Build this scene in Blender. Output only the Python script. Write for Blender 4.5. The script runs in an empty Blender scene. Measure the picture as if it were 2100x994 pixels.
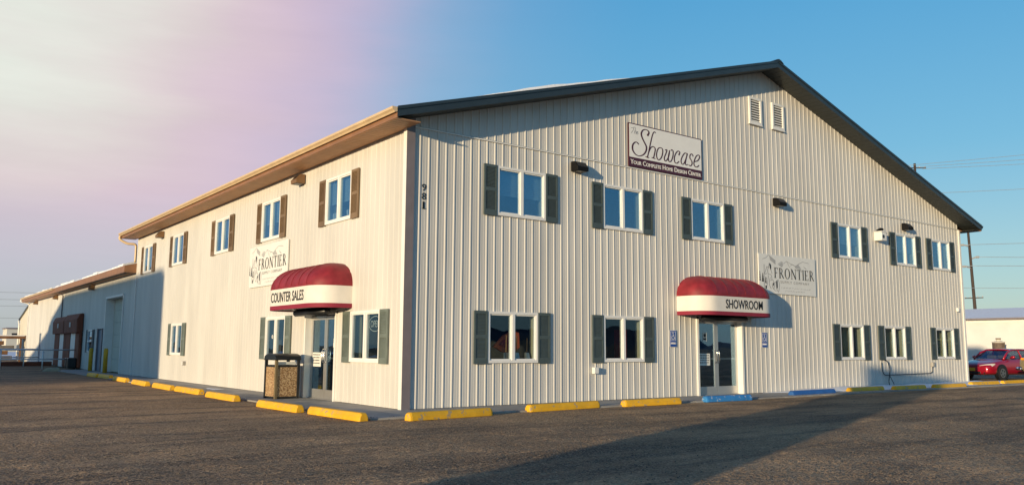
import bpy, math, random
import numpy as np
from mathutils import Vector, Matrix
random.seed(7); rng = np.random.default_rng(7)
S = bpy.context.scene
COL = S.collection

# ------------------------------------------------------------------ camera
cam_d = bpy.data.cameras.new('camera'); cam = bpy.data.objects.new('camera', cam_d); COL.objects.link(cam)
YAW, PITCH, ROLL = math.radians(37.172), math.radians(7.2297), math.radians(0.3093)
fw = Vector((math.sin(YAW)*math.cos(PITCH), math.cos(YAW)*math.cos(PITCH), math.sin(PITCH)))
rt = Vector((math.cos(YAW), -math.sin(YAW), 0)); up = rt.cross(fw)
r2 = rt*math.cos(ROLL) + up*math.sin(ROLL); u2 = -rt*math.sin(ROLL) + up*math.cos(ROLL)
M = Matrix.Identity(4)
for i in range(3):
    M[i][0], M[i][1], M[i][2] = r2[i], u2[i], -fw[i]
M.translation = Vector((-8.871, -15.53, 1.3463))
cam.matrix_world = M
cam_d.sensor_width = 36; cam_d.lens = 1686.95/2100*36
cam_d.clip_start = .1; cam_d.clip_end = 6000
S.camera = cam

# ------------------------------------------------------------------ sun and sky
SUN_EL, SUN_AZ = math.radians(5.7), math.radians(20.0)      # light travels 20 degrees from +X towards +Y
sd = Vector((math.cos(SUN_EL)*math.cos(SUN_AZ), math.cos(SUN_EL)*math.sin(SUN_AZ), -math.sin(SUN_EL)))
sl = bpy.data.lights.new('sun', 'SUN'); sun = bpy.data.objects.new('sun', sl); COL.objects.link(sun)
sl.energy = 4.7; sl.angle = math.radians(.6); sl.color = (1, .78, .48)
sun.rotation_euler = sd.to_track_quat('-Z', 'Y').to_euler(); sun.location = (-40, -25, 30)

world = bpy.data.worlds.new('World'); S.world = world; world.use_nodes = True
wt = world.node_tree; wt.nodes.clear()
def wn(t, **k):
    n = wt.nodes.new(t)
    for a, b in k.items(): setattr(n, a, b)
    return n
out = wn('ShaderNodeOutputWorld'); bg = wn('ShaderNodeBackground'); bg.inputs['Strength'].default_value = .074
sky = wn('ShaderNodeTexSky', sky_type='NISHITA', sun_disc=False, sun_elevation=SUN_EL, sun_rotation=math.atan2(-sd.x, -sd.y),
         air_density=1.0, dust_density=.4, ozone_density=2.0)
tc = wn('ShaderNodeTexCoord'); sep = wn('ShaderNodeSeparateXYZ'); wt.links.new(tc.outputs['Generated'], sep.inputs[0])
# clear evening blue, paler towards the horizon
def ramp(stops, interp='LINEAR'):
    r = wn('ShaderNodeValToRGB'); r.color_ramp.interpolation = interp; e = r.color_ramp.elements
    e[0].position, e[0].color = stops[0][0], (*stops[0][1], 1); e[1].position, e[1].color = stops[-1][0], (*stops[-1][1], 1)
    for p, c in stops[1:-1]:
        q = e.new(p); q.color = (*c, 1)
    return r
def times(sock, k):
    v = wn('ShaderNodeVectorMath', operation='SCALE'); v.inputs['Scale'].default_value = k; wt.links.new(sock, v.inputs[0]); return v.outputs[0]
SKYK = 10.0                                   # the ramps hold radiance at the Background strength of 0.1
gr = ramp([(0, (.30, .46, .55)), (.10, (.24, .45, .58)), (.22, (.10, .40, .63)), (.42, (.025, .33, .66)), (.7, (.014, .11, .36)), (1, (.006, .05, .24))])
wt.links.new(sep.outputs['Z'], gr.inputs[0])
mx = wn('ShaderNodeMix', data_type='RGBA'); mx.inputs[0].default_value = .86
wt.links.new(times(sky.outputs[0], 6.5), mx.inputs[6]); wt.links.new(times(gr.outputs[0], SKYK), mx.inputs[7])
# thin pinkish high cloud to the north, with the lens-flare glow painted in
dotn = wn('ShaderNodeVectorMath', operation='DOT_PRODUCT'); dotn.inputs[1].default_value = Vector((.08, .93, .36)).normalized()
nz = wn('ShaderNodeTexNoise'); nz.inputs['Scale'].default_value = 2.0; nz.inputs['Detail'].default_value = 5; nz.inputs['Roughness'].default_value = .5
mp = wn('ShaderNodeMapping'); mp.inputs['Scale'].default_value = (1, 1, 4.5); mp.inputs['Rotation'].default_value = (.12, .16, 0)
wt.links.new(tc.outputs['Generated'], mp.inputs[0]); wt.links.new(mp.outputs[0], nz.inputs['Vector'])
wt.links.new(tc.outputs['Generated'], dotn.inputs[0])
ad = wn('ShaderNodeMath', operation='MULTIPLY_ADD'); ad.inputs[1].default_value = .05; ad.inputs[2].default_value = -.025
wt.links.new(nz.outputs[0], ad.inputs[0])
ad2 = wn('ShaderNodeMath', operation='ADD'); wt.links.new(ad.outputs[0], ad2.inputs[0]); wt.links.new(dotn.outputs['Value'], ad2.inputs[1])
fr = ramp([(.78, (0, 0, 0)), (.86, (.10, .10, .10)), (.91, (.42, .42, .42)), (.955, (.88, .88, .88)), (.98, (.97, .97, .97))], 'B_SPLINE'); wt.links.new(ad2.outputs[0], fr.inputs[0])
cr = ramp([(.895, (.50, .55, .70)), (.938, (.80, .54, .68)), (.972, (.74, .59, .65)), (.986, (.80, .70, .68)), (.9985, (.84, .88, .79))], 'B_SPLINE'); wt.links.new(ad2.outputs[0], cr.inputs[0])
# cloud and painted glow thin out near the horizon
hz = wn('ShaderNodeMapRange'); hz.inputs[1].default_value = .02; hz.inputs[2].default_value = .17; hz.inputs[3].default_value = .30; hz.inputs[4].default_value = 1
wt.links.new(sep.outputs['Z'], hz.inputs[0])
mu = wn('ShaderNodeMath', operation='MULTIPLY'); wt.links.new(fr.outputs[0], mu.inputs[0]); wt.links.new(hz.outputs[0], mu.inputs[1])
mx2 = wn('ShaderNodeMix', data_type='RGBA')
wt.links.new(mu.outputs[0], mx2.inputs[0]); wt.links.new(mx.outputs[2], mx2.inputs[6]); 
n3 = wn('ShaderNodeTexNoise'); n3.inputs['Scale'].default_value = 3.2; n3.inputs['Detail'].default_value = 7; n3.inputs['Roughness'].default_value = .6
m3 = wn('ShaderNodeMapping'); m3.inputs['Scale'].default_value = (1, .8, 7); m3.inputs['Rotation'].default_value = (.10, .22, .3)
wt.links.new(tc.outputs['Generated'], m3.inputs[0]); wt.links.new(m3.outputs[0], n3.inputs['Vector'])
r3 = wn('ShaderNodeMapRange'); r3.inputs[1].default_value = .35; r3.inputs[2].default_value = .65; r3.inputs[3].default_value = 11.4; r3.inputs[4].default_value = 12.2; wt.links.new(n3.outputs[0], r3.inputs[0])
s3 = wn('ShaderNodeVectorMath', operation='SCALE'); wt.links.new(cr.outputs[0], s3.inputs[0]); wt.links.new(r3.outputs[0], s3.inputs['Scale']); wt.links.new(s3.outputs[0], mx2.inputs[7])
wt.links.new(mx2.outputs[2], bg.inputs['Color']); wt.links.new(bg.outputs[0], out.inputs[0])

S.view_settings.view_transform = 'Standard'; S.view_settings.look = 'None'
S.view_settings.exposure = 0.15; S.view_settings.gamma = 1
S.render.engine = 'CYCLES'
S.cycles.max_bounces = 8; S.cycles.transparent_max_bounces = 12

# ------------------------------------------------------------------ materials
MATS = {}
def mat(name, col, rough=.55, metal=0., var=.08, scale=3., bump=0., bscale=60., spec=.5, col2=None, rand=0., stretch=None, coat=0.):
    m = bpy.data.materials.new(name); m.use_nodes = True; MATS[name] = m
    t = m.node_tree; N = t.nodes; L = t.links; b = N['Principled BSDF']
    b.inputs['Roughness'].default_value = rough; b.inputs['Metallic'].default_value = metal
    b.inputs['Specular IOR Level'].default_value = spec
    if coat: b.inputs['Coat Weight'].default_value = coat; b.inputs['Coat Roughness'].default_value = .06
    g = N.new('ShaderNodeNewGeometry'); vec = g.outputs['Position']
    if stretch:
        mm = N.new('ShaderNodeMapping'); mm.inputs['Scale'].default_value = stretch; L.new(vec, mm.inputs[0]); vec = mm.outputs[0]
    n = N.new('ShaderNodeTexNoise'); n.inputs['Scale'].default_value = scale; n.inputs['Detail'].default_value = 6; L.new(vec, n.inputs['Vector'])
    mxx = N.new('ShaderNodeMix'); mxx.data_type = 'RGBA'
    a = tuple(c*(1-var) for c in col); d = tuple(min(1, c*(1+var)) for c in col) if col2 is None else col2
    mxx.inputs[6].default_value = (*a, 1); mxx.inputs[7].default_value = (*d, 1)
    r = N.new('ShaderNodeMapRange'); r.inputs[1].default_value = .3; r.inputs[2].default_value = .7; L.new(n.outputs[0], r.inputs[0]); L.new(r.outputs[0], mxx.inputs[0])
    co = mxx.outputs[2]
    if rand:
        oi = N.new('ShaderNodeObjectInfo'); rr = N.new('ShaderNodeMapRange'); rr.inputs[3].default_value = 1-rand; rr.inputs[4].default_value = 1+rand*.5
        L.new(oi.outputs['Random'], rr.inputs[0]); vm = N.new('ShaderNodeVectorMath'); vm.operation = 'SCALE'; L.new(co, vm.inputs[0]); L.new(rr.outputs[0], vm.inputs['Scale']); co = vm.outputs[0]
    L.new(co, b.inputs['Base Color'])
    if bump:
        n2 = N.new('ShaderNodeTexNoise'); n2.inputs['Scale'].default_value = bscale; n2.inputs['Detail'].default_value = 4; L.new(vec, n2.inputs['Vector'])
        bp = N.new('ShaderNodeBump'); bp.inputs['Strength'].default_value = bump; bp.inputs['Distance'].default_value = .02; L.new(n2.outputs[0], bp.inputs['Height']); L.new(bp.outputs[0], b.inputs['Normal'])
    return m
mat('siding', (.60, .585, .555), .42, 0, .08, .9, .12, 1.1, .45, rand=.05, stretch=(1.6, 1.6, .35))
mat('trim_taupe', (.20, .17, .18), .5, 0, .1)
mat('trim_white', (.78, .77, .74), .4, 0, .04)
mat('vinyl', (.80, .79, .77), .35, 0, .03)
mat('slate', (.022, .033, .043), .45, 0, .15, bump=.05)
mat('roof_metal', (.03, .04, .05), .4, .2, .15)
mat('gutter', (.62, .46, .28), .4, 0, .08)  # tan of the lens flare put into the left eave gutter colour
mat('fascia_brown', (.26, .13, .065), .5, 0, .12)
mat('soffit_flare_tan', (.50, .27, .13), .55, 0, .1)  # orange of the lens flare put into the left soffit colour
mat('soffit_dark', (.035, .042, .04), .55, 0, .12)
mat('shutter_green', (.068, .094, .098), .55, 0, .10, 5, rand=.18)
mat('shutter_grey', (.15, .18, .16), .55, 0, .12, 5, rand=.18)
mat('shutter_flare_brown', (.19, .125, .07), .55, 0, .12, 5, rand=.18)  # lens-flare brown put into the upper long-wall shutters' colour
mat('alum', (.55, .55, .55), .35, .7, .05)
mat('bronze', (.010, .010, .011), .6, 0, .15, spec=.12)
mat('lamp_sunlit_tan', (.20, .11, .05), .5, 0, .15)  # sunlit tan put into the colour of the long-wall lamps
mat('lens', (.02, .02, .02), .35, 0, .1)
mat('canvas_red', (.23, .020, .030), .55, 0, .22, 5, .12, 90, .35)
mat('canvas_stripe', (.24, .015, .04), .75, 0, .06)
mat('canvas_white', (.72, .69, .64), .6, 0, .05)
mat('ink', (.008, .008, .010), .5, 0, .1)
mat('sign_white', (.84, .83, .81), .45, 0, .03)
mat('sign_grey', (.74, .74, .72), .5, 0, .03)
mat('maroon', (.065, .008, .020), .45, 0, .1)
mat('ink_grey', (.24, .24, .25), .5, 0, .08)
mat('ink_light', (.42, .42, .42), .5, 0, .08)
mat('blue_sign', (.012, .075, .36), .4, 0, .06)
mat('concrete', (.33, .31, .28), .85, 0, .18, 2.2, .25, 50, rand=.10)
mat('concrete_dark', (.16, .15, .14), .9, 0, .2, 3, .2)
mat('snow', (.82, .84, .88), .7, 0, .05, 3, .5, 14)
mat('aggregate_dummy', (.3, .2, .1))
mat('plastic_dark', (.012, .014, .017), .35, 0, .1)
mat('olive_post', (.16, .12, .06), .5, 0, .12)
mat('dock_red', (.21, .055, .024), .75, 0, .25, 2)
mat('steel_white', (.82, .83, .84), .4, .1, .08)
mat('bollard_yellow', (.62, .36, .02), .55, 0, .18, 6)
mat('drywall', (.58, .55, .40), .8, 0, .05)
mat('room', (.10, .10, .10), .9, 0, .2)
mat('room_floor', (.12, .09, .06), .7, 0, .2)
mat('blind', (.34, .42, .45), .7, 0, .06, 30)
mat('curtain', (.50, .44, .24), .85, 0, .12, 6)
mat('paper', (.74, .74, .70), .6, 0, .04)
mat('orange_plastic', (.75, .13, .03), .45, 0, .15)
mat('wood', (.48, .26, .10), .6, 0, .2, 8, stretch=(1, 1, .2))
mat('brown_wood', (.17, .085, .04), .75, 0, .3, 3)
mat('red_box', (.40, .025, .03), .5, 0, .2)
mat('car_red', (.36, .006, .022), .3, .25, .04, 2, coat=.8)
mat('car_khaki', (.27, .22, .12), .4, .2, .06, 2, coat=.5)
mat('rubber', (.016, .016, .017), .75, 0, .2)
mat('chrome', (.6, .6, .6), .15, 1, .03)
mat('rim', (.30, .30, .30), .35, .8, .1)
mat('car_black', (.010, .010, .012), .4, 0, .1)
mat('plate_yellow', (.75, .45, .03), .5, 0, .05)
mat('amber', (.80, .28, .02), .3, 0, .05)
mat('headlight', (.62, .60, .55), .12, .2, .05)
mat('pole_wood', (.055, .040, .032), .9, 0, .25, 6, stretch=(1, 1, .1))
mat('wire', (.26, .30, .34), .6, 0, .1)
mat('insulator', (.45, .45, .45), .3, 0, .1)
mat('cream_wall', (.60, .56, .47), .7, 0, .05, 1.2)
mat('white_wall', (.68, .67, .65), .7, 0, .06, .6)
mat('brown_paint', (.12, .085, .065), .7, 0, .2)
mat('door_blue', (.16, .20, .26), .5, 0, .08)
mat('truck_white', (.75, .75, .74), .4, 0, .05)
mat('stone_beige', (.42, .36, .24), .9, 0, .2, 5, .4, 20)
mat('hill', (.10, .10, .11), .95, 0, .4, .01)
mat('brick_gray', (.36, .34, .31), .8, 0, .1)

def glass_mat(name, refl, tint, car=False):
    m = bpy.data.materials.new(name); m.use_nodes = True; MATS[name] = m
    t = m.node_tree; N = t.nodes; L = t.links; N.clear()
    o = N.new('ShaderNodeOutputMaterial'); tr = N.new('ShaderNodeBsdfTransparent'); gl = N.new('ShaderNodeBsdfGlossy')
    tr.inputs[0].default_value = (*tint, 1); gl.inputs['Roughness'].default_value = .0; gl.inputs[0].default_value = (.50, .74, .98, 1)
    lw = N.new('ShaderNodeLayerWeight'); lw.inputs['Blend'].default_value = .5
    f = N.new('ShaderNodeMath'); f.operation = 'POWER'; L.new(lw.outputs['Facing'], f.inputs[0]); f.inputs[1].default_value = 4.5
    ma = N.new('ShaderNodeMath'); ma.operation = 'MULTIPLY_ADD'; ma.inputs[1].default_value = 1-refl; ma.inputs[2].default_value = refl
    L.new(f.outputs[0], ma.inputs[0])
    # slight waviness of the pane
    g = N.new('ShaderNodeNewGeometry'); n = N.new('ShaderNodeTexNoise'); n.inputs['Scale'].default_value = 1.6; n.inputs['Detail'].default_value = 1
    L.new(g.outputs['Position'], n.inputs['Vector']); bp = N.new('ShaderNodeBump'); bp.inputs['Strength'].default_value = .12; bp.inputs['Distance'].default_value = .02
    L.new(n.outputs[0], bp.inputs['Height']); L.new(bp.outputs[0], gl.inputs['Normal'])
    x = N.new('ShaderNodeMixShader'); L.new(ma.outputs[0], x.inputs[0]); L.new(tr.outputs[0], x.inputs[1]); L.new(gl.outputs[0], x.inputs[2]); L.new(x.outputs[0], o.inputs[0])
    return m
glass_mat('glass', .06, (.80, .84, .84)); glass_mat('glass_door', .20, (.82, .86, .86)); glass_mat('glass_car', .08, (.35, .38, .4)); glass_mat('glass_upper', .22, (.74, .82, .86))

def chipped(name, col, chip=(.40, .37, .33), thr=.66):
    m = mat(name, col, .6, 0, .12, 5, .15, 40)
    t = m.node_tree; N = t.nodes; L = t.links; b = N['Principled BSDF']
    src = b.inputs['Base Color'].links[0].from_socket
    g = N.new('ShaderNodeNewGeometry'); n = N.new('ShaderNodeTexNoise'); n.inputs['Scale'].default_value = 7; n.inputs['Detail'].default_value = 8; n.inputs['Roughness'].default_value = .7
    L.new(g.outputs['Position'], n.inputs['Vector'])
    r = N.new('ShaderNodeMapRange'); r.inputs[1].default_value = thr; r.inputs[2].default_value = thr+.02; L.new(n.outputs[0], r.inputs[0])
    x = N.new('ShaderNodeMix'); x.data_type = 'RGBA'; L.new(r.outputs[0], x.inputs[0]); L.new(src, x.inputs[6]); x.inputs[7].default_value = (*chip, 1)
    L.new(x.outputs[2], b.inputs['Base Color'])
chipped('stop_yellow', (.78, .42, .012), (.40, .30, .17), .585); chipped('stop_blue', (.03, .20, .50), (.55, .55, .55), .59); chipped('stop_navy', (.02, .11, .36), (.3, .33, .38), .70)

def aggregate():
    m = mat('aggregate', (.3, .2, .1), .8); t = m.node_tree; N = t.nodes; L = t.links; b = N['Principled BSDF']
    g = N.new('ShaderNodeNewGeometry'); v = N.new('ShaderNodeTexVoronoi'); v.inputs['Scale'].default_value = 55; L.new(g.outputs['Position'], v.inputs['Vector'])
    s = N.new('ShaderNodeSeparateColor'); L.new(v.outputs['Color'], s.inputs[0]); cr = N.new('ShaderNodeValToRGB'); e = cr.color_ramp.elements
    e[0].color = (.10, .045, .02, 1); e[1].color = (.62, .46, .27, 1); q = e.new(.5); q.color = (.34, .20, .09, 1)
    L.new(s.outputs[0], cr.inputs[0]); L.new(cr.outputs[0], b.inputs['Base Color'])
    bp = N.new('ShaderNodeBump'); bp.inputs['Strength'].default_value = .6; bp.inputs['Distance'].default_value = .006; bp.invert = True; L.new(v.outputs['Distance'], bp.inputs['Height']); L.new(bp.outputs[0], b.inputs['Normal'])
aggregate()

def ground_mat():
    m = bpy.data.materials.new('gravel_lot'); m.use_nodes = True; MATS['gravel_lot'] = m
    t = m.node_tree; N = t.nodes; L = t.links; b = N['Principled BSDF']; b.inputs['Roughness'].default_value = .85; b.inputs['Specular IOR Level'].default_value = .25
    g = N.new('ShaderNodeNewGeometry')
    def noise(scale, det=5, stretch=None, rot=0, rough=.55):
        v = g.outputs['Position']
        if stretch:
            mm = N.new('ShaderNodeMapping'); mm.inputs['Rotation'].default_value = (0, 0, rot); mm.inputs['Scale'].default_value = stretch; L.new(v, mm.inputs[0]); v = mm.outputs[0]
        n = N.new('ShaderNodeTexNoise'); n.inputs['Scale'].default_value = scale; n.inputs['Detail'].default_value = det; n.inputs['Roughness'].default_value = rough; L.new(v, n.inputs['Vector']); return n.outputs[0]
    def rng_(s, a, b_, c, d):
        r = N.new('ShaderNodeMapRange'); r.inputs[1].default_value = a; r.inputs[2].default_value = b_; r.inputs[3].default_value = c; r.inputs[4].default_value = d; L.new(s, r.inputs[0]); return r.outputs[0]
    def mixc(f, a, b_):
        x = N.new('ShaderNodeMix'); x.data_type = 'RGBA'
        if isinstance(f, float): x.inputs[0].default_value = f
        else: L.new(f, x.inputs[0])
        for k, s in ((6, a), (7, b_)):
            if isinstance(s, tuple): x.inputs[k].default_value = (*s, 1)
            else: L.new(s, x.inputs[k])
        return x.outputs[2]
    base = mixc(rng_(noise(.35, 6), .35, .65, 0, 1), (.31, .20, .112), (.62, .40, .222))
    trk = rng_(noise(1.0, 5, (.16, .9, 1), math.radians(-15), .6), .49, .61, 0, .85)
    base = mixc(trk, base, (.085, .066, .052))
    damp = rng_(noise(.55, 4, (.5, 1, 1), math.radians(20)), .55, .66, 0, .6)
    base = mixc(damp, base, (.10, .08, .062))
    wet = rng_(noise(.9, 6, (.10, .75, 1), math.radians(-24), .58), .53, .60, 0, .8)
    base = mixc(wet, base, (.07, .054, .042))
    v = N.new('ShaderNodeTexVoronoi'); v.inputs['Scale'].default_value = 48; L.new(g.outputs['Position'], v.inputs['Vector'])
    s = N.new('ShaderNodeSeparateColor'); L.new(v.outputs['Color'], s.inputs[0])
    st = N.new('ShaderNodeValToRGB'); e = st.color_ramp.elements
    e[0].color = (.06, .045, .034, 1); e[1].color = (.85, .66, .45, 1); q = e.new(.5); q.color = (.30, .20, .118, 1); q = e.new(.85); q.color = (.52, .36, .22, 1)
    L.new(s.outputs[0], st.inputs[0])
    base = mixc(.44, base, st.outputs[0])
    L.new(base, b.inputs['Base Color'])
    hsum = N.new('ShaderNodeMath'); hsum.operation = 'MULTIPLY_ADD'; hsum.inputs[1].default_value = -.55
    L.new(v.outputs['Distance'], hsum.inputs[0]); L.new(noise(26, 4), hsum.inputs[2])
    big = N.new('ShaderNodeMath'); big.operation = 'MULTIPLY_ADD'; big.inputs[1].default_value = 6.5; L.new(noise(5.5, 6, (.7, 1.3, 1), math.radians(-17), .62), big.inputs[0]); L.new(hsum.outputs[0], big.inputs[2]); hsum = big
    bp = N.new('ShaderNodeBump'); bp.inputs['Strength'].default_value = .7; bp.inputs['Distance'].default_value = .02; L.new(hsum.outputs[0], bp.inputs['Height'])
    def vm(op, a, c=None, k=None):
        x = N.new('ShaderNodeVectorMath'); x.operation = op; L.new(a, x.inputs[0])
        if c is not None:
            if isinstance(c, tuple): x.inputs[1].default_value = c
            else: L.new(c, x.inputs[1])
        return x.outputs[0]
    v2 = N.new('ShaderNodeTexVoronoi'); v2.inputs['Scale'].default_value = 70; L.new(g.outputs['Position'], v2.inputs['Vector'])
    v3 = N.new('ShaderNodeTexVoronoi'); v3.inputs['Scale'].default_value = 24; L.new(g.outputs['Position'], v3.inputs['Vector'])
    t1 = vm('MULTIPLY', vm('SUBTRACT', v2.outputs['Color'], (.5, .5, .5)), (2.2, 2.2, 0)); t2 = vm('MULTIPLY', vm('SUBTRACT', v3.outputs['Color'], (.5, .5, .5)), (.9, .9, 0))
    L.new(vm('NORMALIZE', vm('ADD', vm('ADD', bp.outputs[0], t1), t2)), b.inputs['Normal'])
ground_mat()

# ------------------------------------------------------------------ mesh helpers
class MB:
    def __init__(s, *mats): s.v = []; s.f = []; s.mi = []; s.mats = list(mats); s.cur = 0
    def use(s, m):
        if m not in s.mats: s.mats.append(m)
        s.cur = s.mats.index(m); return s
    def add(s, vs, fs):
        o = len(s.v); s.v += [tuple(p) for p in vs]
        for f in fs: s.f.append(tuple(i+o for i in f)); s.mi.append(s.cur)
        return s
    def box(s, x0, x1, y0, y1, z0, z1):
        return s.add([(x0,y0,z0),(x1,y0,z0),(x1,y1,z0),(x0,y1,z0),(x0,y0,z1),(x1,y0,z1),(x1,y1,z1),(x0,y1,z1)],
                     [(0,3,2,1),(4,5,6,7),(0,1,5,4),(1,2,6,5),(2,3,7,6),(3,0,4,7)])
    def quad(s, a, b, c, d): return s.add([a, b, c, d], [(0,1,2,3)])
    def prism(s, poly, axis, a, b):           # poly of 2-D points in the other two axes
        def P(p, t):
            return {'x': (t, p[0], p[1]), 'y': (p[0], t, p[1]), 'z': (p[0], p[1], t)}[axis]
        n = len(poly)
        return s.add([P(p, a) for p in poly]+[P(p, b) for p in poly], [tuple(range(n))[::-1], tuple(range(n, 2*n))]+[(i, (i+1) % n, n+(i+1) % n, n+i) for i in range(n)])
    def tube(s, pts, r, n=8, caps=True):
        pts = [Vector(p) for p in pts]; rr = r if isinstance(r, (list, tuple)) else [r]*len(pts); vs = []; fs = []
        for i, p in enumerate(pts):
            d = (pts[min(i+1, len(pts)-1)]-pts[max(i-1, 0)]).normalized()
            a = Vector((0, 0, 1)) if abs(d.z) < .95 else Vector((1, 0, 0)); x = d.cross(a).normalized(); y = x.cross(d)
            vs += [p+(x*math.cos(2*math.pi*k/n)+y*math.sin(2*math.pi*k/n))*rr[i] for k in range(n)]
        for i in range(len(pts)-1):
            fs += [(i*n+k, i*n+(k+1) % n, (i+1)*n+(k+1) % n, (i+1)*n+k) for k in range(n)]
        if caps: fs += [tuple(range(n))[::-1], tuple(range((len(pts)-1)*n, len(pts)*n))]
        return s.add(vs, fs)
    def mesh(s, name, smooth=False):
        me = bpy.data.meshes.new(name); me.from_pydata(s.v, [], s.f)
        for m in s.mats: me.materials.append(MATS[m])
        if len(s.mats) > 1: me.polygons.foreach_set('material_index', s.mi)
        if smooth: me.polygons.foreach_set('use_smooth', [True]*len(me.polygons))
        me.validate(); return me
    def build(s, name, parent=None, loc=(0,0,0), rotz=0, smooth=False, bevel=0):
        return put(name, s.mesh(name, smooth), parent, loc, rotz, bevel)
def put(name, me, parent=None, loc=(0,0,0), rotz=0, bevel=0, rot=None):
    o = bpy.data.objects.new(name, me); COL.objects.link(o); o.parent = parent; o.location = loc
    o.rotation_euler = rot if rot else (0, 0, rotz)
    if bevel:
        b = o.modifiers.new('bevel', 'BEVEL'); b.width = bevel; b.segments = 2; b.limit_method = 'ANGLE'; b.angle_limit = .6
    return o
def tag(o, label=None, cat=None, group=None, kind=None):
    for k, v in (('label', label), ('category', cat), ('group', group), ('kind', kind)):
        if v: o[k] = v
    return o
def thing(name, label, cat, loc=(0,0,0), rotz=0, group=None):
    o = bpy.data.objects.new(name, None); COL.objects.link(o); o.location = loc; o.rotation_euler = (0, 0, rotz); o.empty_display_size = .2
    return tag(o, label, cat, group)
def copy_tree(o, parent=None):
    c = o.copy(); COL.objects.link(c); c.parent = parent
    for ch in list(o.children): copy_tree(ch, c)
    return c
LEFT = -math.pi/2                             # things on the long wall: local +x runs towards the corner, local -y points out

def text_mesh(name, body, height, m, width=None, offset=0., shear=0., caps=None, space=1., thick=.004):
    """built-in lettering as a thin solid; origin at lower left, in the local x-z plane, front towards -y"""
    cu = bpy.data.curves.new(name, 'FONT'); cu.body = body; cu.size = 1; cu.offset = offset; cu.shear = shear; cu.extrude = .0; cu.resolution_u = 3; cu.space_character = space
    if caps:
        cu.small_caps_scale = caps
        for i, ch in enumerate(body): cu.body_format[i].use_small_caps = True
    ob = bpy.data.objects.new(name, cu); COL.objects.link(ob); dg = bpy.context.evaluated_depsgraph_get()
    me = bpy.data.meshes.new_from_object(ob.evaluated_get(dg)); bpy.data.objects.remove(ob); bpy.data.curves.remove(cu)
    n = len(me.vertices); co = np.zeros(n*3); me.vertices.foreach_get('co', co); co = co.reshape(-1, 3)
    lo, hi = co.min(0), co.max(0); k = height/(hi[1]-lo[1]); kx = k if width is None else width/(hi[0]-lo[0])
    v = [((c[0]-lo[0])*kx, 0, (c[1]-lo[1])*k) for c in co]; f = [tuple(p.vertices) for p in me.polygons]
    bpy.data.meshes.remove(me)
    b = MB(m); b.add(v, f); b.add([(p[0], -thick, p[2]) for p in v], f)
    from collections import Counter
    ed = Counter()
    for q in f:
        for i in range(len(q)): ed[(q[i], q[(i+1) % len(q)])] += 1
    for (i, j) in ed:
        if (j, i) not in ed: b.f.append((i, j, n+j, n+i)); b.mi.append(0)
    return b
def spline(pts, n=6, closed=False):
    o = []; P = [np.array(p, float) for p in pts]
    for i in range(len(P)-1):
        p0 = P[max(i-1, 0)]; p1 = P[i]; p2 = P[i+1]; p3 = P[min(i+2, len(P)-1)]
        for k in range(n):
            t = k/n; o.append(.5*((2*p1)+(-p0+p2)*t+(2*p0-5*p1+4*p2-p3)*t*t+(-p0+3*p1-3*p2+p3)*t**3))
    return o+[P[-1]]
def stroke(b, pts, w0, w1=None, y=0., n=6, pen=None):
    """a painted stroke in the x-z plane; pen = broad-nib angle gives thick and thin"""
    q = spline(pts, n) if n else [np.array(p, float) for p in pts]; L_ = []; R_ = []
    for i, p in enumerate(q):
        d = q[min(i+1, len(q)-1)]-q[max(i-1, 0)]; d = d/(np.linalg.norm(d)+1e-9); nn = np.array((-d[1], d[0]))
        w = w0
        if w1 is not None:
            w = w1+(w0-w1)*(abs(d[1])**1.5 if pen is None else abs(math.sin(math.atan2(d[1], d[0])-pen)))
        L_.append(p+nn*w/2); R_.append(p-nn*w/2)
    m = len(q); b.add([(p[0], y, p[1]) for p in L_]+[(p[0], y, p[1]) for p in R_], [(i, i+1, m+i+1, m+i) for i in range(m-1)])
    return b

# ------------------------------------------------------------------ ground
def vnoise(x, y, seed):
    """smooth value noise on arrays"""
    xi = np.floor(x).astype(np.int64); yi = np.floor(y).astype(np.int64); fx = x-xi; fy = y-yi
    def h(a, b):
        k = (a*374761393+b*668265263+seed*974634777) & 0x7fffffff; k = ((k ^ (k >> 13))*1274126177) & 0x7fffffff
        return ((k ^ (k >> 16)) & 0xffff)/65535.
    sx = fx*fx*(3-2*fx); sy = fy*fy*(3-2*fy)
    return (h(xi, yi)*(1-sx)+h(xi+1, yi)*sx)*(1-sy)+(h(xi, yi+1)*(1-sx)+h(xi+1, yi+1)*sx)*sy-.5
def ground_z(x, y):
    ca, sa = math.cos(.30), math.sin(.30); u = x*ca+y*sa; w = -x*sa+y*ca
    z = .045*vnoise(u/5.5, w/3.0, 1)+.030*vnoise(u/2.6, w/.75, 2)+.020*vnoise(u/.9, w/.38, 3)+.014*vnoise(x/.26, y/.26, 4)
    z = z+.050*vnoise(u/4.5, w/.55, 7)*np.clip((x-9)/6, 0, 1)*np.clip((x*.05-y-1.8)/2, 0, 1)*np.clip((9.5+y)/3, 0, 1)
    d = np.maximum(np.maximum(-x, x-26), -y); d = np.maximum(d, np.where((x > -2.2) & (x < 28), -y, -x))   # outside distance of the footprint
    k = np.clip((d-1.3)/1.5, .25, 1)
    far = np.clip(1-(np.hypot(x, y)-70)/60, 0, 1)
    return z*k*far-.022
def axis(a, b, step, far):
    c = list(np.arange(a, b, step)); s = step; v = b
    while v < far: s *= 1.35; v += s; c.append(v)
    s = step; v = a; lo = []
    while v > -far: s *= 1.35; v -= s; lo.append(v)
    return np.array(lo[::-1]+c)
gx = axis(-12, 34, .11, 2600); gy = axis(-14.5, 26, .11, 2600)
X, Y = np.meshgrid(gx, gy); Z = ground_z(X, Y); nx, ny = len(gx), len(gy)
me = bpy.data.meshes.new('ground'); idx = np.arange(nx*ny).reshape(ny, nx)
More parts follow.
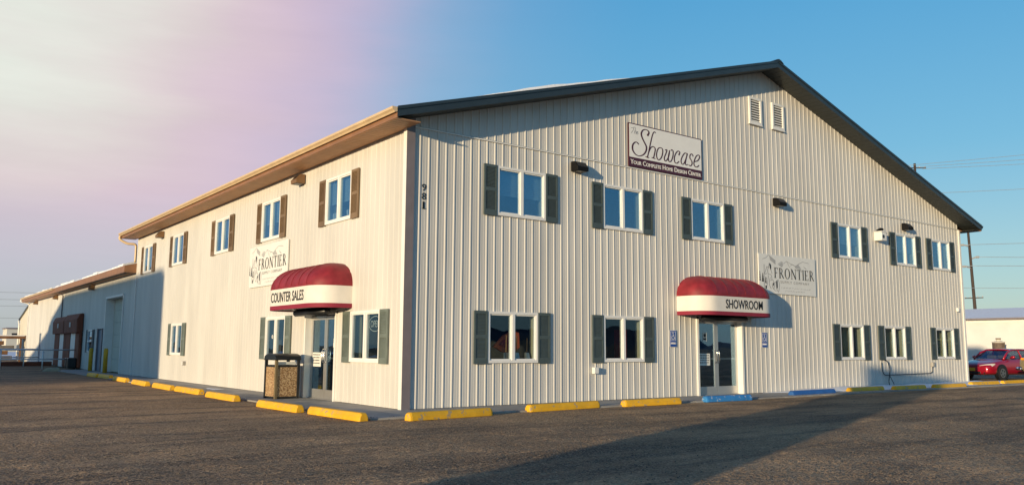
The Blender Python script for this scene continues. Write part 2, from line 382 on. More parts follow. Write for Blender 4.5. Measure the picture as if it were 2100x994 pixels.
quads = np.stack([idx[:-1, :-1], idx[:-1, 1:], idx[1:, 1:], idx[1:, :-1]], -1).reshape(-1, 4)
me.vertices.add(nx*ny); me.vertices.foreach_set('co', np.stack([X, Y, Z], -1).astype(np.float32).ravel())
me.loops.add(len(quads)*4); me.loops.foreach_set('vertex_index', quads.ravel().astype(np.int32))
me.polygons.add(len(quads)); me.polygons.foreach_set('loop_start', np.arange(0, len(quads)*4, 4, dtype=np.int32))
me.update(calc_edges=True); me.polygons.foreach_set('use_smooth', np.ones(len(quads), bool)); me.materials.append(MATS['gravel_lot'])
tag(put('ground', me), kind='structure')
# loose stones over the near part of the lot
def pebbles(name, n, m, smin, smax):
    t = rng.random(n)**1.5*22+4.5; a = YAW+(rng.random(n)-.5)*1.28
    px = -8.871+np.sin(a)*t; py = -15.53+np.cos(a)*t
    ok = (py < -2.3) | (px < -2.3); px, py = px[ok], py[ok]; n = len(px)
    s = smin+(smax-smin)*rng.random(n)**3; pz = ground_z(px, py)
    base = np.array([(1,0,0),(-.2,.9,0),(-.9,-.1,0),(.1,-.95,0),(.1,.05,.75),(0,0,-.5)]); fa = np.array([(0,1,4),(1,2,4),(2,3,4),(3,0,4),(1,0,5),(2,1,5),(3,2,5),(0,3,5)])
    an = rng.random(n)*6.28; c, sn = np.cos(an), np.sin(an)
    v = base[None]*(s[:, None, None]*(.7+.6*rng.random((n, 6, 1))))
    vx = v[..., 0]*c[:, None]-v[..., 1]*sn[:, None]+px[:, None]; vy = v[..., 0]*sn[:, None]+v[..., 1]*c[:, None]+py[:, None]; vz = v[..., 2]+pz[:, None]+s[:, None]*.15
    V = np.stack([vx, vy, vz], -1).reshape(-1, 3); F = (fa[None]+(np.arange(n)*6)[:, None, None]).reshape(-1, 3)
    me = bpy.data.meshes.new(name); me.vertices.add(len(V)); me.vertices.foreach_set('co', V.astype(np.float32).ravel())
    me.loops.add(len(F)*3); me.loops.foreach_set('vertex_index', F.ravel().astype(np.int32)); me.polygons.add(len(F)); me.polygons.foreach_set('loop_start', np.arange(0, len(F)*3, 3, dtype=np.int32))
    me.update(calc_edges=True); me.materials.append(MATS[m]); return put(name, me)
mat('pebble', (.15, .115, .085), .85, 0, .6, 18); mat('pebble_light', (.28, .22, .16), .85, 0, .4, 18)
tag(pebbles('loose_gravel', 9000, 'pebble', .005, .017), 'dark loose gravel scattered over the lot', 'gravel', kind='stuff')
tag(pebbles('loose_gravel', 2500, 'pebble_light', .004, .010), 'pale gravel chips scattered over the lot', 'gravel', kind='stuff')

def edge_grit():
    n = 5200; t = rng.random(n); left = rng.random(n) < .45
    px = np.where(left, -1.55+rng.normal(0, .13, n), -1.7+t*20); py = np.where(left, -1.7+t*22, -1.55+rng.normal(0, .13, n)); s_ = .004+.012*rng.random(n)**2.5
    base = np.array([(1,0,0),(-.2,.9,0),(-.9,-.1,0),(.1,-.95,0),(.1,.05,.75)]); fa = np.array([(0,1,4),(1,2,4),(2,3,4),(3,0,4)])
    inside = (px > -1.55) & (py > -1.55); z0 = np.where(inside, .016, ground_z(px, py))
    V = base[None]*(s_[:, None, None]*(.6+.8*rng.random((n, 5, 1)))); V[..., 0] += px[:, None]; V[..., 1] += py[:, None]; V[..., 2] += z0[:, None]
    b_ = MB('pebble'); b_.v = [tuple(p) for p in V.reshape(-1, 3)]; b_.f = [tuple(f) for f in (fa[None]+(np.arange(n)*5)[:, None, None]).reshape(-1, 3)]; b_.mi = [0]*len(b_.f)
    return b_.build('edge_grit')
tag(edge_grit(), 'dark grit gathered along the pavement edge', 'gravel', kind='stuff')

# hills on the horizon behind the viewer and to the sides
b = MB('hill'); n = 90; pts = []
for i in range(n+1):
    a = math.radians(95+ i*210/n); r = 1500; h = 70+60*math.sin(i*.31)+45*math.sin(i*.13+1)+25*math.sin(i*.83); h = max(h, 15)
    pts.append(((math.sin(a)*r, math.cos(a)*r), h))
for i in range(n):
    (p, h), (q, k) = pts[i], pts[i+1]
    b.quad((*p, -3), (*q, -3), (q[0]*1.15, q[1]*1.15, k), (p[0]*1.15, p[1]*1.15, h))
tag(b.build('hills', smooth=True), kind='structure')

# pavement slabs around the building
side = tag(bpy.data.objects.new('pavement', None), kind='structure'); COL.objects.link(side)
W_ = 1.55
def slab(x0, x1, y0, y1, dz=0):
    MB('concrete').box(x0+.006, x1-.006, y0+.006, y1-.006, -.12, .012+dz).build('concrete_slab', side, bevel=.01)
y = -W_; slab(-W_, 0, -W_, 0, .004)
while y < 33: 
    y0 = max(y, 0) if y < 0 else y
    if y < 0: y = 0; continue
    slab(-W_, -.005, y, y+1.9, .006*random.random()); y += 1.9
x = 0
while x < 29:
    slab(x, x+1.9, -W_+.02, -.005, .006*random.random()); x += 1.9

# ------------------------------------------------------------------ main building
GL, ML, H = 25.86, 24.09, 6.12               # gable width, length, eave height
OV = .62                                      # overhang
RISE = .2935                                  # roof slope
def roof_top(x, o=0): return 6.35+RISE*((x+OV) if x < GL/2 else (GL+OV-x))
bld = thing('metal_building', 'two storey white ribbed metal building with dark gable roof', 'building')
PITCHR = .2286; RPH = .10
BRK = [(0, .015), (.0115, .015), (.030, 0), (.064, 0), (.0762, .0035), (.088, 0), (.140, 0), (.1524, .0035), (.164, 0), (.1986, 0), (.2171, .015)]
def rib_h(u):
    t = (u-RPH) % PITCHR; L_ = BRK+[(PITCHR, .015)]
    for (a, ha), (c, hc) in zip(L_, L_[1:]):
        if a <= t <= c+1e-9: return ha+(hc-ha)*(t-a)/(c-a)
    return 0
def sheet(face, parent, ua, ub, z0, ztop, openings, extra=(), m='siding'):
    us = {round(ua, 5), round(ub, 5)}
    k = math.floor(ua/PITCHR)-1
    while k*PITCHR < ub+PITCHR:
        for a, _ in BRK:
            u = k*PITCHR+a+RPH
            if ua < u < ub: us.add(round(u, 5))
        k += 1
    op = [o for o in openings if o[1] > ua and o[0] < ub]
    for o in op:
        for u in o[:2]:
            if ua < u < ub: us.add(round(u, 5))
    for u in extra:
        if ua < u < ub: us.add(u)
    us = sorted(us); b = MB(m); ks = {}
    def vert(u, z):
        key = (round(u, 5), round(z, 4))
        if key not in ks:
            ks[key] = len(b.v); h = rib_h(u)*(1 if face == 'g' else .6); b.v.append((u, -h, z) if face == 'g' else (-h, u, z))
        return ks[key]
    for a, c in zip(us, us[1:]):
        if c-a < 1e-4: continue
        mid = (a+c)/2; cuts = sorted((o[2], o[3]) for o in op if o[0]-1e-4 <= mid <= o[1]+1e-4); lo = z0
        ta, tcc = ztop(a), ztop(c)
        for (p, q_) in cuts:
            if q_ <= z0 or p >= min(ta, tcc): continue
            if p > lo+1e-3: b.f.append((vert(a, lo), vert(c, lo), vert(c, p), vert(a, p))); b.mi.append(0)
            lo = max(lo, q_)
        if min(ta, tcc) > lo: b.f.append((vert(a, lo), vert(c, lo), vert(c, tcc), vert(a, ta))); b.mi.append(0)
    if b.f: return b.build('siding_panel', parent)
WW, WH = 1.48, 1.185                          # window
UZ, LZ = 5.02, 1.57
gu = [3.17, 6.60, 10.06, 17.60, 21.42, 24.14]; gl_ = [2.93, 6.58, 17.48, 20.31, 24.08]
lu = [22.12, 17.55, 12.30, 7.90, 3.36]; ll = [17.15, 7.22, 1.74]
GD = (9.50, 11.53, 0, 2.23); LD = (3.28, 5.14, 0, 2.20)   # door openings
def op(c, z): return (c-WW/2+.04, c+WW/2-.04, z-WH/2+.04, z+WH/2-.04)
gops = [op(c, UZ) for c in gu]+[op(c, LZ) for c in gl_]+[GD]
lops = [op(c, UZ) for c in lu]+[op(c, LZ) for c in ll]+[LD]
SW = PITCHR*4
for i in range(29):
    a, c = max(i*SW, .16), min((i+1)*SW, GL-.10)
    if c <= a: continue
    sheet('g', bld, a, c, .02, lambda u: 6.175, gops)
    sheet('g', bld, a, c, 6.215, lambda u: roof_top(u)-.16, [], (GL/2,))
for i in range(27):
    a, c = max(i*SW, .10), min((i+1)*SW, ML-.04)
    if c <= a: continue
    sheet('l', bld, a, c, .02, lambda u: H+.06, lops)
# trims
MB('trim_white').box(.0, GL-.09, -.034, -.001, 6.172, 6.20).build('girt_trim', bld)
b = MB('trim_white'); b.box(-.045, -.002, -.045, .10, .015, H+.02); b.use('trim_taupe').box(-.046, .165, -.052, -.0455, .013, 6.5); b.build('corner_trim', bld)
MB('trim_white').box(GL-.10, GL+.03, -.04, .1, .015, H+.05).build('corner_trim', bld)
MB('trim_white').box(-.04, .05, ML-.05, ML+.02, .015, H+.02).build('corner_trim', bld)
MB('siding').box(GL-.02, GL, .01, ML, 0, H).build('side_wall', bld)
b = MB('siding'); b.prism([(0.02, 0), (GL-.02, 0), (GL-.02, H), (GL/2, roof_top(GL/2)-.2), (.02, H)], 'y', ML-.03, ML); b.build('rear_wall', bld)
MB('concrete_dark').box(.03, GL-.03, .04, ML-.1, -.2, .004).build('floor_slab', bld)
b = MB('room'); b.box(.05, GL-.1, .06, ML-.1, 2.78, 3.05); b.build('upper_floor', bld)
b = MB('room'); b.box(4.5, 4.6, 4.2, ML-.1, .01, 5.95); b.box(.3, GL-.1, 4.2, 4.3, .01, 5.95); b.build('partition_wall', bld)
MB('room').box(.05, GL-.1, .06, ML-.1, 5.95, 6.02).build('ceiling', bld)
# roof: two slopes, fascias, soffits
def roof_slab(name, x0, z0, x1, z1, y0, y1, t, m, parent):
    b = MB(m); b.prism([(x0, z0), (x1, z1), (x1, z1-t), (x0, z0-t)], 'y', y0, y1); return b.build(name, parent)
R0 = (-OV, 6.35); RP = (GL/2, 6.35+RISE*(GL/2+OV)); R1 = (GL+OV, 6.35)
YB = ML+.62
roof_slab('roof', *R0, *RP, -OV+.02, YB, .06, 'roof_metal', bld); roof_slab('roof', *R1, *RP, -OV+.02, YB, .06, 'roof_metal', bld)
for (p, q_) in ((R0, RP), (R1, RP)):
    b = MB('slate')
    b.prism([(p[0], p[1]+.012), (q_[0], q_[1]+.012), (q_[0], q_[1]-.20), (p[0], p[1]-.20)], 'y', -OV-.02, -OV+.012)
    MB('slate').prism([(p[0], p[1]+.012), (q_[0], q_[1]+.012), (q_[0], q_[1]-.20), (p[0], p[1]-.20)], 'y', YB-.01, YB+.02).build('rake_fascia', bld)
    b.prism([(p[0], p[1]+.022), (q_[0], q_[1]+.022), (q_[0], q_[1]-.05), (p[0], p[1]-.05)], 'y', -OV-.04, -OV-.022)
    b.build('rake_fascia', bld)
    # rake soffit of ribbed strips running along the slope's width
    b = MB('soffit_dark'); n = 60; dx = (q_[0]-p[0])/n; dz = (q_[1]-p[1])/n
    for i in range(n):
        xa, za, xb, zb = p[0]+dx*i, p[1]+dz*i-.185, p[0]+dx*(i+.94), p[1]+dz*(i+.94)-.185
        b.prism([(xa, za), (xb, zb), (xb, zb-.010), (xa, za-.010)], 'y', -OV+.013, .02)
    b.prism([(p[0], p[1]-.17), (q_[0], q_[1]-.17), (q_[0], q_[1]-.183), (p[0], p[1]-.183)], 'y', -OV+.013, .02)
    b.build('rake_soffit', bld)
b = MB('slate'); b.prism([(GL/2-.24, RP[1]-.045), (GL/2-.10, RP[1]+.035), (GL/2, RP[1]+.06), (GL/2+.10, RP[1]+.035), (GL/2+.24, RP[1]-.045), (GL/2, RP[1]+.0)], 'y', -OV-.06, YB+.04); b.build('ridge_cap', bld)
# eave on the long wall
MB('fascia_brown').box(-OV-.012, -OV+.012, -OV-.018, YB+.02, 6.125, 6.345).build('eave_fascia', bld)
b = MB('soffit_flare_tan'); y = -OV+.02
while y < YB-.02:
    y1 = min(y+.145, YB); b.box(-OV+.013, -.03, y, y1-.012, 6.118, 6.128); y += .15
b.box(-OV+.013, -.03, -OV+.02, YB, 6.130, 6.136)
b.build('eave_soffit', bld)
def gutter(x, s, y0, y1, z, parent, m='gutter'):
    b = MB(m); p = [(0, 0), (0, -.10), (-.055*1, -.115), (-.075, -.08), (-.115, -.045), (-.12, .002), (-.105, .002), (-.10, -.04), (-.06, -.075), (-.012, -.085), (-.012, 0)]
    b.prism([(x+s*a, z+c) for a, c in p], 'y', y0, y1)
    for yy in (y0+.004, y1-.004): b.prism([(x+s*a, z+c) for a, c in ((0, 0), (0, -.10), (-.055, -.115), (-.075, -.08), (-.115, -.045), (-.12, .002))], 'y', yy-.005, yy+.005)
    return b.build('gutter', parent)
gutter(-OV-.013, 1, -OV-.03, YB+.05, 6.345, bld); gutter(GL+OV+.002, -1, -OV-.03, YB+.05, 6.345, bld, 'slate')
MB('fascia_brown').box(GL+OV-.02, GL+OV, -OV, YB, 6.13, 6.345).build('eave_fascia', bld)
MB('soffit_dark').box(GL, GL+OV-.02, -OV+.02, YB, 6.118, 6.13).build('eave_soffit', bld)
b = MB('gutter'); b.tube(spline([(-OV-.06, YB-.05, 6.24), (-OV-.06, YB-.05, 6.08), (-.4, YB-.2, 5.90), (-.09, ML+.30, 5.86), (-.05, ML+.28, 5.6), (-.05, ML+.28, 5.05)], 5), .055, 8); b.build('downspout', bld, smooth=True)
# snow lying on the front of the roof's left slope
b = MB('snow'); n = 40; V = []
for i in range(n+1):
    x_ = .9+i*(6.8-.9)/n; k = math.sin(math.pi*i/n)**.6; h_ = .10*k*(.85+.15*math.sin(x_*2.3)+.06*math.sin(x_*7.1))
    V += [(x_, -OV+.02+.05*(1-k), roof_top(x_)+.004), (x_, -OV+.05+.05*(1-k), roof_top(x_)+.006+h_), (x_, 5., roof_top(x_)+.006+h_), (x_, 5.05, roof_top(x_)+.004)]
b.add(V, [(4*i+j, 4*i+4+j, 4*i+5+j, 4*i+1+j) for i in range(n) for j in range(3)])
tag(b.build('roof_snow'), 'thin strip of white snow along the dark roof edge', 'snow', kind='stuff')
# gable vents
def vent(cx, cz):
    w, h = .64, .86; b = MB('trim_white')
    for (x0, x1, z0, z1) in ((-w/2, w/2, h/2-.075, h/2), (-w/2, w/2, -h/2, -h/2+.075), (-w/2, -w/2+.085, -h/2+.075, h/2-.075), (w/2-.085, w/2, -h/2+.075, h/2-.075)):
        b.box(x0, x1, -.075, -.018, z0, z1)
    b.box(-w/2-.02, w/2+.02, -.085, -.015, -h/2-.03, -h/2)
    o = b.build('gable_vent', bld, (cx, 0, cz), bevel=.006)
    MB('car_black').box(-w/2+.08, w/2-.08, -.019, -.015, -h/2+.07, h/2-.07).build('backing', o)
    n = 9; hh = (h-.15)/n; sm = MB('trim_white').prism([(-.066, -.030), (-.062, -.034), (-.022, .022), (-.026, .026)], 'x', -w/2+.086, w/2-.086).mesh('slat')
    for i in range(n): put('slat', sm, o, (0, 0, -h/2+.075+hh*(i+.5)))
vent(12.47, 8.76); vent(13.66, 8.78)

# windows
fb = MB('vinyl'); w, h = WW/2, WH/2
for (x0, x1, z0, z1) in ((-w, w, h-.055, h), (-w, w, -h, -h+.065), (-w, -w+.055, -h+.065, h-.055), (w-.055, w, -h+.065, h-.055), (-.04, .04, -h+.065, h-.055)):
    fb.box(x0, x1, -.05, .06, z0, z1)
for s in (-1, 1):                              # sash rails, one step back
    x0, x1 = (-w+.055, -.04) if s < 0 else (.04, w-.055)
    for (a, c, z0, z1) in ((x0, x1, h-.085, h-.055), (x0, x1, -h+.065, -h+.095), (x0, x0+.028, -h+.095, h-.085), (x1-.028, x1, -h+.095, h-.085)):
        fb.box(a, c, -.028, .05, z0, z1)
frame_me = fb.mesh('window')
pane_me = MB('glass').box(-.325, .325, .003, .008, -.50, .51).mesh('pane'); pane_up = MB('glass_upper').box(-.325, .325, .003, .008, -.50, .51).mesh('pane')
jb = MB('drywall')
for (x0, x1, z0, z1) in ((-w-.02, -w+.03, -h, h), (w-.03, w+.02, -h, h), (-w, w, h-.03, h+.02), (-w, w, -h-.02, -h+.03)): jb.box(x0, x1, .061, .26, z0, z1)
jamb_me = jb.mesh('jamb_liner')
def shutter_mesh(m):
    b = MB(m); w, h = .19, .605
    b.box(-w, w, -.030, -.022, -h, h)
    for (x0, x1, z0, z1) in ((-w, -w+.05, -h, h), (w-.05, w, -h, h), (-w+.05, w-.05, h-.07, h), (-w+.05, w-.05, -h, -h+.13), (-w+.05, w-.05, -.03, .05)): b.box(x0, x1, -.060, -.0301, z0, z1)
    for (za, zb) in ((-h+.13, -.03), (.05, h-.07)):
        n = 15; d = (zb-za)/n
        for i in range(n):
            z = za+d*(i+.5); b.prism([(-.055, z-.016), (-.051, z-.019), (-.031, z+.013), (-.035, z+.016)], 'x', -w+.05, w-.05)
    return b.mesh('shutter')
sh_g, sh_w, sh_b = shutter_mesh('shutter_green'), shutter_mesh('shutter_grey'), shutter_mesh('shutter_flare_brown')
blind_b = MB('blind'); [blind_b.box(-.70, .70, .118, .122, z-.021, z+.019) for z in np.arange(-.02, .56, .045)]; blind_b.box(-.70, .70, .11, .13, -.075, -.045); blind_me = blind_b.mesh('blind')
def window(parent, left, c, z, sh, upper, blind=False, curtain=False):
    loc = (0, c, z) if left else (c, 0, z); rz = LEFT if left else 0
    o = put('window', frame_me, parent, loc, rz)
    for s in (-.385, .385): put('pane', pane_up if upper else pane_me, o, (s, 0, 0), rot=(random.uniform(-.007, .007), 0, random.uniform(-.007, .007)))
    put('jamb_liner', jamb_me, o)
    if blind: put('blind', blind_me, o, (0, 0, 0))
    for s in (-1, 1):
        lo = Vector(loc)+Matrix.Rotation(rz, 3, 'Z') @ Vector((s*(WW/2+.195), 0, -.005))
        if sh: put('shutter', sh, parent, lo, rz)
    if curtain:
        b = MB('curtain'); xs = np.linspace(.0 if curtain == 1 else -.62, .66, 34)
        for i in range(33):
            ya, yb = [.33+.035*math.sin(x*52)+.012*math.sin(x*23+1) for x in xs[i:i+2]]
            b.quad((xs[i], ya, -.62), (xs[i+1], yb, -.62), (xs[i+1], yb, .60), (xs[i], ya, .60))
        b.build('curtain', o, smooth=True)
    return o
for i, c in enumerate(gu): window(bld, False, c, UZ, sh_g, True, blind=i in (0, 3, 4))
for i, c in enumerate(gl_): window(bld, False, c, LZ, sh_g, False, curtain=(0, 0, 1, 1, 1)[i])
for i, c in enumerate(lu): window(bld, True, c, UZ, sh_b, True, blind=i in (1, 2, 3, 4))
for i, c in enumerate(ll): window(bld, True, c, LZ, sh_w, False)

# double glass doors
def doors(left, c, width, height):
    loc = (0, c, 0) if left else (c, 0, 0); rz = LEFT if left else 0
    b = MB('trim_white'); w = width/2; D = .17
    b.box(-w-.03, -w+.05, -.045, D+.06, .005, height); b.box(w-.05, w+.03, -.045, D+.06, .005, height); b.box(-w-.03, w+.03, -.045, D+.06, height-.06, height+.03)
    b.use('alum'); b.box(-w+.05, w-.05, D-.09, D+.05, .004, .022)
    fr_ = b.build('door_frame', bld, loc, rz)
    lw = w-.055
    for s in (-1, 1):
        b = MB('alum'); hgt = height-.085; st = .085
        for (x0, x1, z0, z1) in ((-lw/2, lw/2, .025, .25), (-lw/2, lw/2, hgt-.10, hgt), (-lw/2, -lw/2+st, .25, hgt-.10), (lw/2-st, lw/2, .25, hgt-.10)): b.box(x0+.003, x1-.003, D-.03, D+.015, z0, z1)
        b.box(-lw/2+st, lw/2-st, D+.02, D+.05, 1.02, 1.06)
        o = bpy.data.objects.new('door', b.mesh('door')); COL.objects.link(o); o.parent = bld; o.rotation_euler = (0, 0, rz)
        o.location = Vector(loc)+Matrix.Rotation(rz, 3, 'Z') @ Vector((s*(lw/2+.002), 0, 0))
        MB('glass_door').box(-lw/2+st, lw/2-st, D-.010, D-.004, .25, hgt-.10).build('pane', o)
        hx = -s*(lw/2-.05)
        MB('chrome').tube([(hx, D-.03, .92), (hx, D-.085, .94), (hx, D-.095, 1.0), (hx, D-.095, 1.20), (hx, D-.085, 1.26), (hx, D-.03, 1.28)], .014, 8).build('handle', o, smooth=True)
    return D
DD = doors(False, (GD[0]+GD[1])/2, GD[1]-GD[0], GD[3]); doors(True, (LD[0]+LD[1])/2, LD[1]-LD[0], LD[3])

# paper notices behind the door glass
def notice(name, left, u, z, w, h, label, lines=4, black=False):
    o = thing(name, label, 'notice', (DD-.013, u, z) if left else (u, DD-.013, z), LEFT if left else 0)
    MB('paper').box(-w/2, w/2, -.002, 0, -h/2, h/2).build('sheet', o)
    b = MB('ink'); 
    if black: b.tube([(0, -.0025, h*.18), (0, -.0029, h*.18)], w*.3, 12); b.box(-w*.38, w*.38, -.003, -.0025, -h*.32, -h*.12)
    else:
        for k in range(lines):
            zz = h*.34-k*h*.2; x = -w*.42
            while x < w*.36: L_ = .02+.05*random.random(); b.box(x, min(x+L_, w*.42), -.003, -.0025, zz-.014, zz+.014); x += L_+.018
    b.build('print', o); return o
notice('door_notice', False, 9.98, 1.02, .52, .34, 'pale lettered notice low on left showroom door leaf', 4)
notice('door_notice', False, 10.03, 1.66, .17, .26, 'small white notice with black disc on showroom door', black=True)
notice('door_notice', True, 4.76, 1.0, .52, .36, 'pale lettered notice on left counter sales door leaf', 4)
notice('door_notice', True, 3.72, 1.42, .13, .22, 'small white notice on right counter sales door leaf', 2)

# wall lamps
def lamp(left, u, z, m, label, group=None, x0=0):
    o = thing('wall_lamp', label, 'lamp', (x0, u, z) if left else (u, 0, z), LEFT if left else 0)
    MB(m).prism([(-.022, -.13), (-.022, .13), (-.16, .12), (-.29, -.03), (-.28, -.13)], 'x', -.19, .19).build('housing', o, bevel=.012)
    MB('lens').prism([(-.17, .095), (-.279, -.03), (-.285, -.035), (-.18, .10)], 'x', -.15, .15).build('lens', o, (0, -.004, .004))
    MB('lens').box(-.15, .15, -.26, -.06, -.137, -.1305).build('glass_panel', o)
    return o
lamp(False, 4.95, 5.92, 'bronze', 'dark wall lamp right of the first upper gable window')
lamp(False, 13.45, 5.95, 'bronze', 'dark wall lamp on gable below the two vents')
lamp(False, 21.42, 5.90, 'bronze', 'dark wall lamp above fifth upper gable window')
lamp(True, 5.70, 5.87, 'lamp_sunlit_tan', 'wall lamp coloured sunlit tan under eave nearest the building corner')
lamp(True, 19.95, 5.85, 'lamp_sunlit_tan', 'wall lamp coloured sunlit tan under eave between the two far upper windows')

# awnings -----------------------------------------------------------
def awning(left, u0, u1, label, text, tx0, tx1):
    W2 = (u1-u0)/2; c = (u0+u1)/2; D, R = .92, .60
    o = thing('awning', label, 'awning', (0, c, 2.25) if left else (c, 0, 2.25), LEFT if left else 0)
    def outline(k, cut=0., sag=0.):
        """plan outline of the canopy, from the left wall joint round to the right one; k 1..0 shrinks towards the wall"""
        w = W2-.80*(1-k)-cut; d = max(D*k, .001)-cut*.5; r = min(R*k+.001, d-.0005) if d > .002 else .0005; P = [(-w, 0.)]
        n = 8
        for i in range(n+1):
            a = math.pi/2*i/n; P.append((-w+r-r*math.cos(a), -(d-r)-r*math.sin(a)))
        m_ = 24
        for i in range(1, m_):
            P.append((-w+r+(2*w-2*r)*i/m_, -d))
        for i in range(n+1):
            a = math.pi/2*(1-i/n); P.append((w-r+r*math.cos(a), -(d-r)-r*math.sin(a)))
        P.append((w, 0.)); return P
    def band(z0, z1, m, name, cut=0.):
        P = outline(1, cut); b = MB(m); b.add([(p[0], p[1], z0) for p in P]+[(p[0], p[1], z1) for p in P], [(i, i+1, len(P)+i+1, len(P)+i) for i in range(len(P)-1)]); return b.build(name, o, smooth=True)
    band(.0, .105, 'canvas_stripe', 'lower_stripe'); band(.1055, .525, 'canvas_white', 'valance', .002); band(.5255, .585, 'canvas_red', 'upper_stripe')
    b = MB('canvas_red'); n = 14; rows = []
    for j in range(n+1):
        ph = math.pi/2*j/n; rows.append([(p[0], p[1], .575+.55*math.sin(ph)) for p in outline(math.cos(ph)**.85 if j < n else 0.0)])
    q = len(rows[0])
    seams = [9, 14, 19, 23, 28, 33]
    for j, r in enumerate(rows):
        for i, p in enumerate(r):
            ds = min(abs(i-s_) for s_ in seams); k = .013*min(ds, 2)/2*math.sin(math.pi*j/n)
            r[i] = (p[0], p[1]+k, p[2]-k)
    b.add([p for r in rows for p in r], [(j*q+i, j*q+i+1, (j+1)*q+i+1, (j+1)*q+i) for j in range(n) for i in range(q-1)]); b.build('canopy', o, smooth=True)
    rm = MB('canvas_red')
    for s_ in seams:
        b = MB('canvas_red'); b.tube([(r[s_][0], r[s_][1]-.004, r[s_][2]+.004) for r in rows], .006, 6); b.build('rib', o, smooth=True)
    P = outline(1, .01); b = MB('plastic_dark'); b.add([(p[0], p[1], .03) for p in P], [tuple(range(len(P)))]); b.build('underside', o)
    b = MB('plastic_dark'); b.tube([(-.95, -.30, -.06), (.95, -.30, -.06)], .09, 10); b.build('light_housing', o, smooth=True)
    h = .255; t = text_mesh('lettering', text, h, 'ink', abs(tx1-tx0), .012)
    t.build('lettering', o, ((c-tx0) if left else (tx0-c), -D-.002, .19))
    return o
awning(False, 8.69, 12.08, 'red domed awning lettered SHOWROOM over the gable doors', 'SHOWROOM', 9.66, 11.32)
awning(True, 2.49, 5.86, 'red domed awning lettered COUNTER SALES over the long-wall doors', 'COUNTER SALES', 5.30, 3.22)

# signs ---------------------------------------------------------------
sg = thing('gable_sign', 'white sign with dark script lettering and maroon band high on gable', 'sign', (6.82, -.022, 6.22))
b = MB('maroon'); b.box(0, 3.02, -.03, 0, 0, 1.21); b.build('frame_board', sg)
MB('sign_white').box(.028, 2.992, -.035, -.0305, .26, 1.182).build('white_panel', sg)
SHOW = {'S': [(.746,.964),(.791,1.024),(.77,1.085),(.662,1.11),(.552,1.069),(.491,.965),(.526,.854),(.613,.732),(.684,.626),(.668,.507),(.565,.391),(.403,.327),(.257,.353),(.155,.446),(.142,.562),(.196,.653),(.29,.697),(.388,.654)],
 'h': [(1.068,1.079),(1.019,1.103),(.962,1.052),(.91,.935),(.83,.688),(.756,.443),(.71,.319)], 'h2': [(.771,.484),(.856,.623),(.959,.672),(1.035,.625),(1.013,.5),(.96,.346)], 'hf': [(.64,.344),(.787,.33)], 'hf2': [(.886,.352),(1.037,.341)],
 'o': [(1.274,.687),(1.175,.662),(1.103,.553),(1.086,.413),(1.153,.328),(1.252,.378),(1.325,.507),(1.337,.647),(1.274,.687)],
 'w': [(1.428,.645),(1.513,.662),(1.467,.548),(1.399,.419),(1.434,.335),(1.52,.387),(1.595,.527),(1.621,.67)], 'w2': [(1.596,.587),(1.563,.423),(1.604,.339),(1.691,.381),(1.761,.531),(1.77,.662),(1.719,.697),(1.678,.667)],
 'c': [(2.014,.598),(2.054,.671),(1.98,.7),(1.884,.619),(1.817,.479),(1.834,.362),(1.92,.338),(2.018,.408)],
 'a': [(2.378,.672),(2.266,.682),(2.16,.569),(2.1,.44),(2.132,.348),(2.212,.365),(2.305,.509),(2.379,.682)], 'a2': [(2.379,.693),(2.32,.532),(2.28,.385),(2.32,.344),(2.38,.368)],
 's': [(2.628,.637),(2.579,.702),(2.497,.663),(2.485,.566),(2.557,.495),(2.569,.405),(2.498,.338),(2.419,.364)],
 'e': [(2.683,.492),(2.824,.543),(2.913,.658),(2.866,.713),(2.768,.668),(2.685,.544),(2.651,.426),(2.703,.352),(2.787,.349),(2.88,.411)]}
THE = [[(.098,1.065),(.231,1.106),(.263,1.096)],[(.204,1.096),(.171,1.009),(.095,.92)],[(.271,1.094),(.242,1.002),(.209,.919)],[(.223,.951),(.269,1.006),(.293,.987),(.265,.925)],[(.314,.956),(.357,.982),(.349,1.004),(.317,.979),(.302,.935),(.334,.926),(.378,.953)]]
b = MB('maroon')
for i, (k, v) in enumerate(SHOW.items()): stroke(b, v, .046 if k != 'S' else .062, .024, -.0375-.0002*i)
for k, (p, q_) in enumerate((((.746, .972), .034), ((2.014, .605), .026))): b.tube([(p[0], -.036, p[1]), (p[0], -.0425-.0003*k, p[1])], q_, 12)
b.build('script_lettering', sg)
b = MB('ink_grey')
for i, v in enumerate(THE): stroke(b, v, .014, .010, -.0375-.0002*i)
b.build('small_script_lettering', sg)
text_mesh('tagline', 'Your Complete Home Design Center', .135, 'sign_white', 2.90, .012, .0, .76).build('tagline', sg, (.06, -.032, .07))

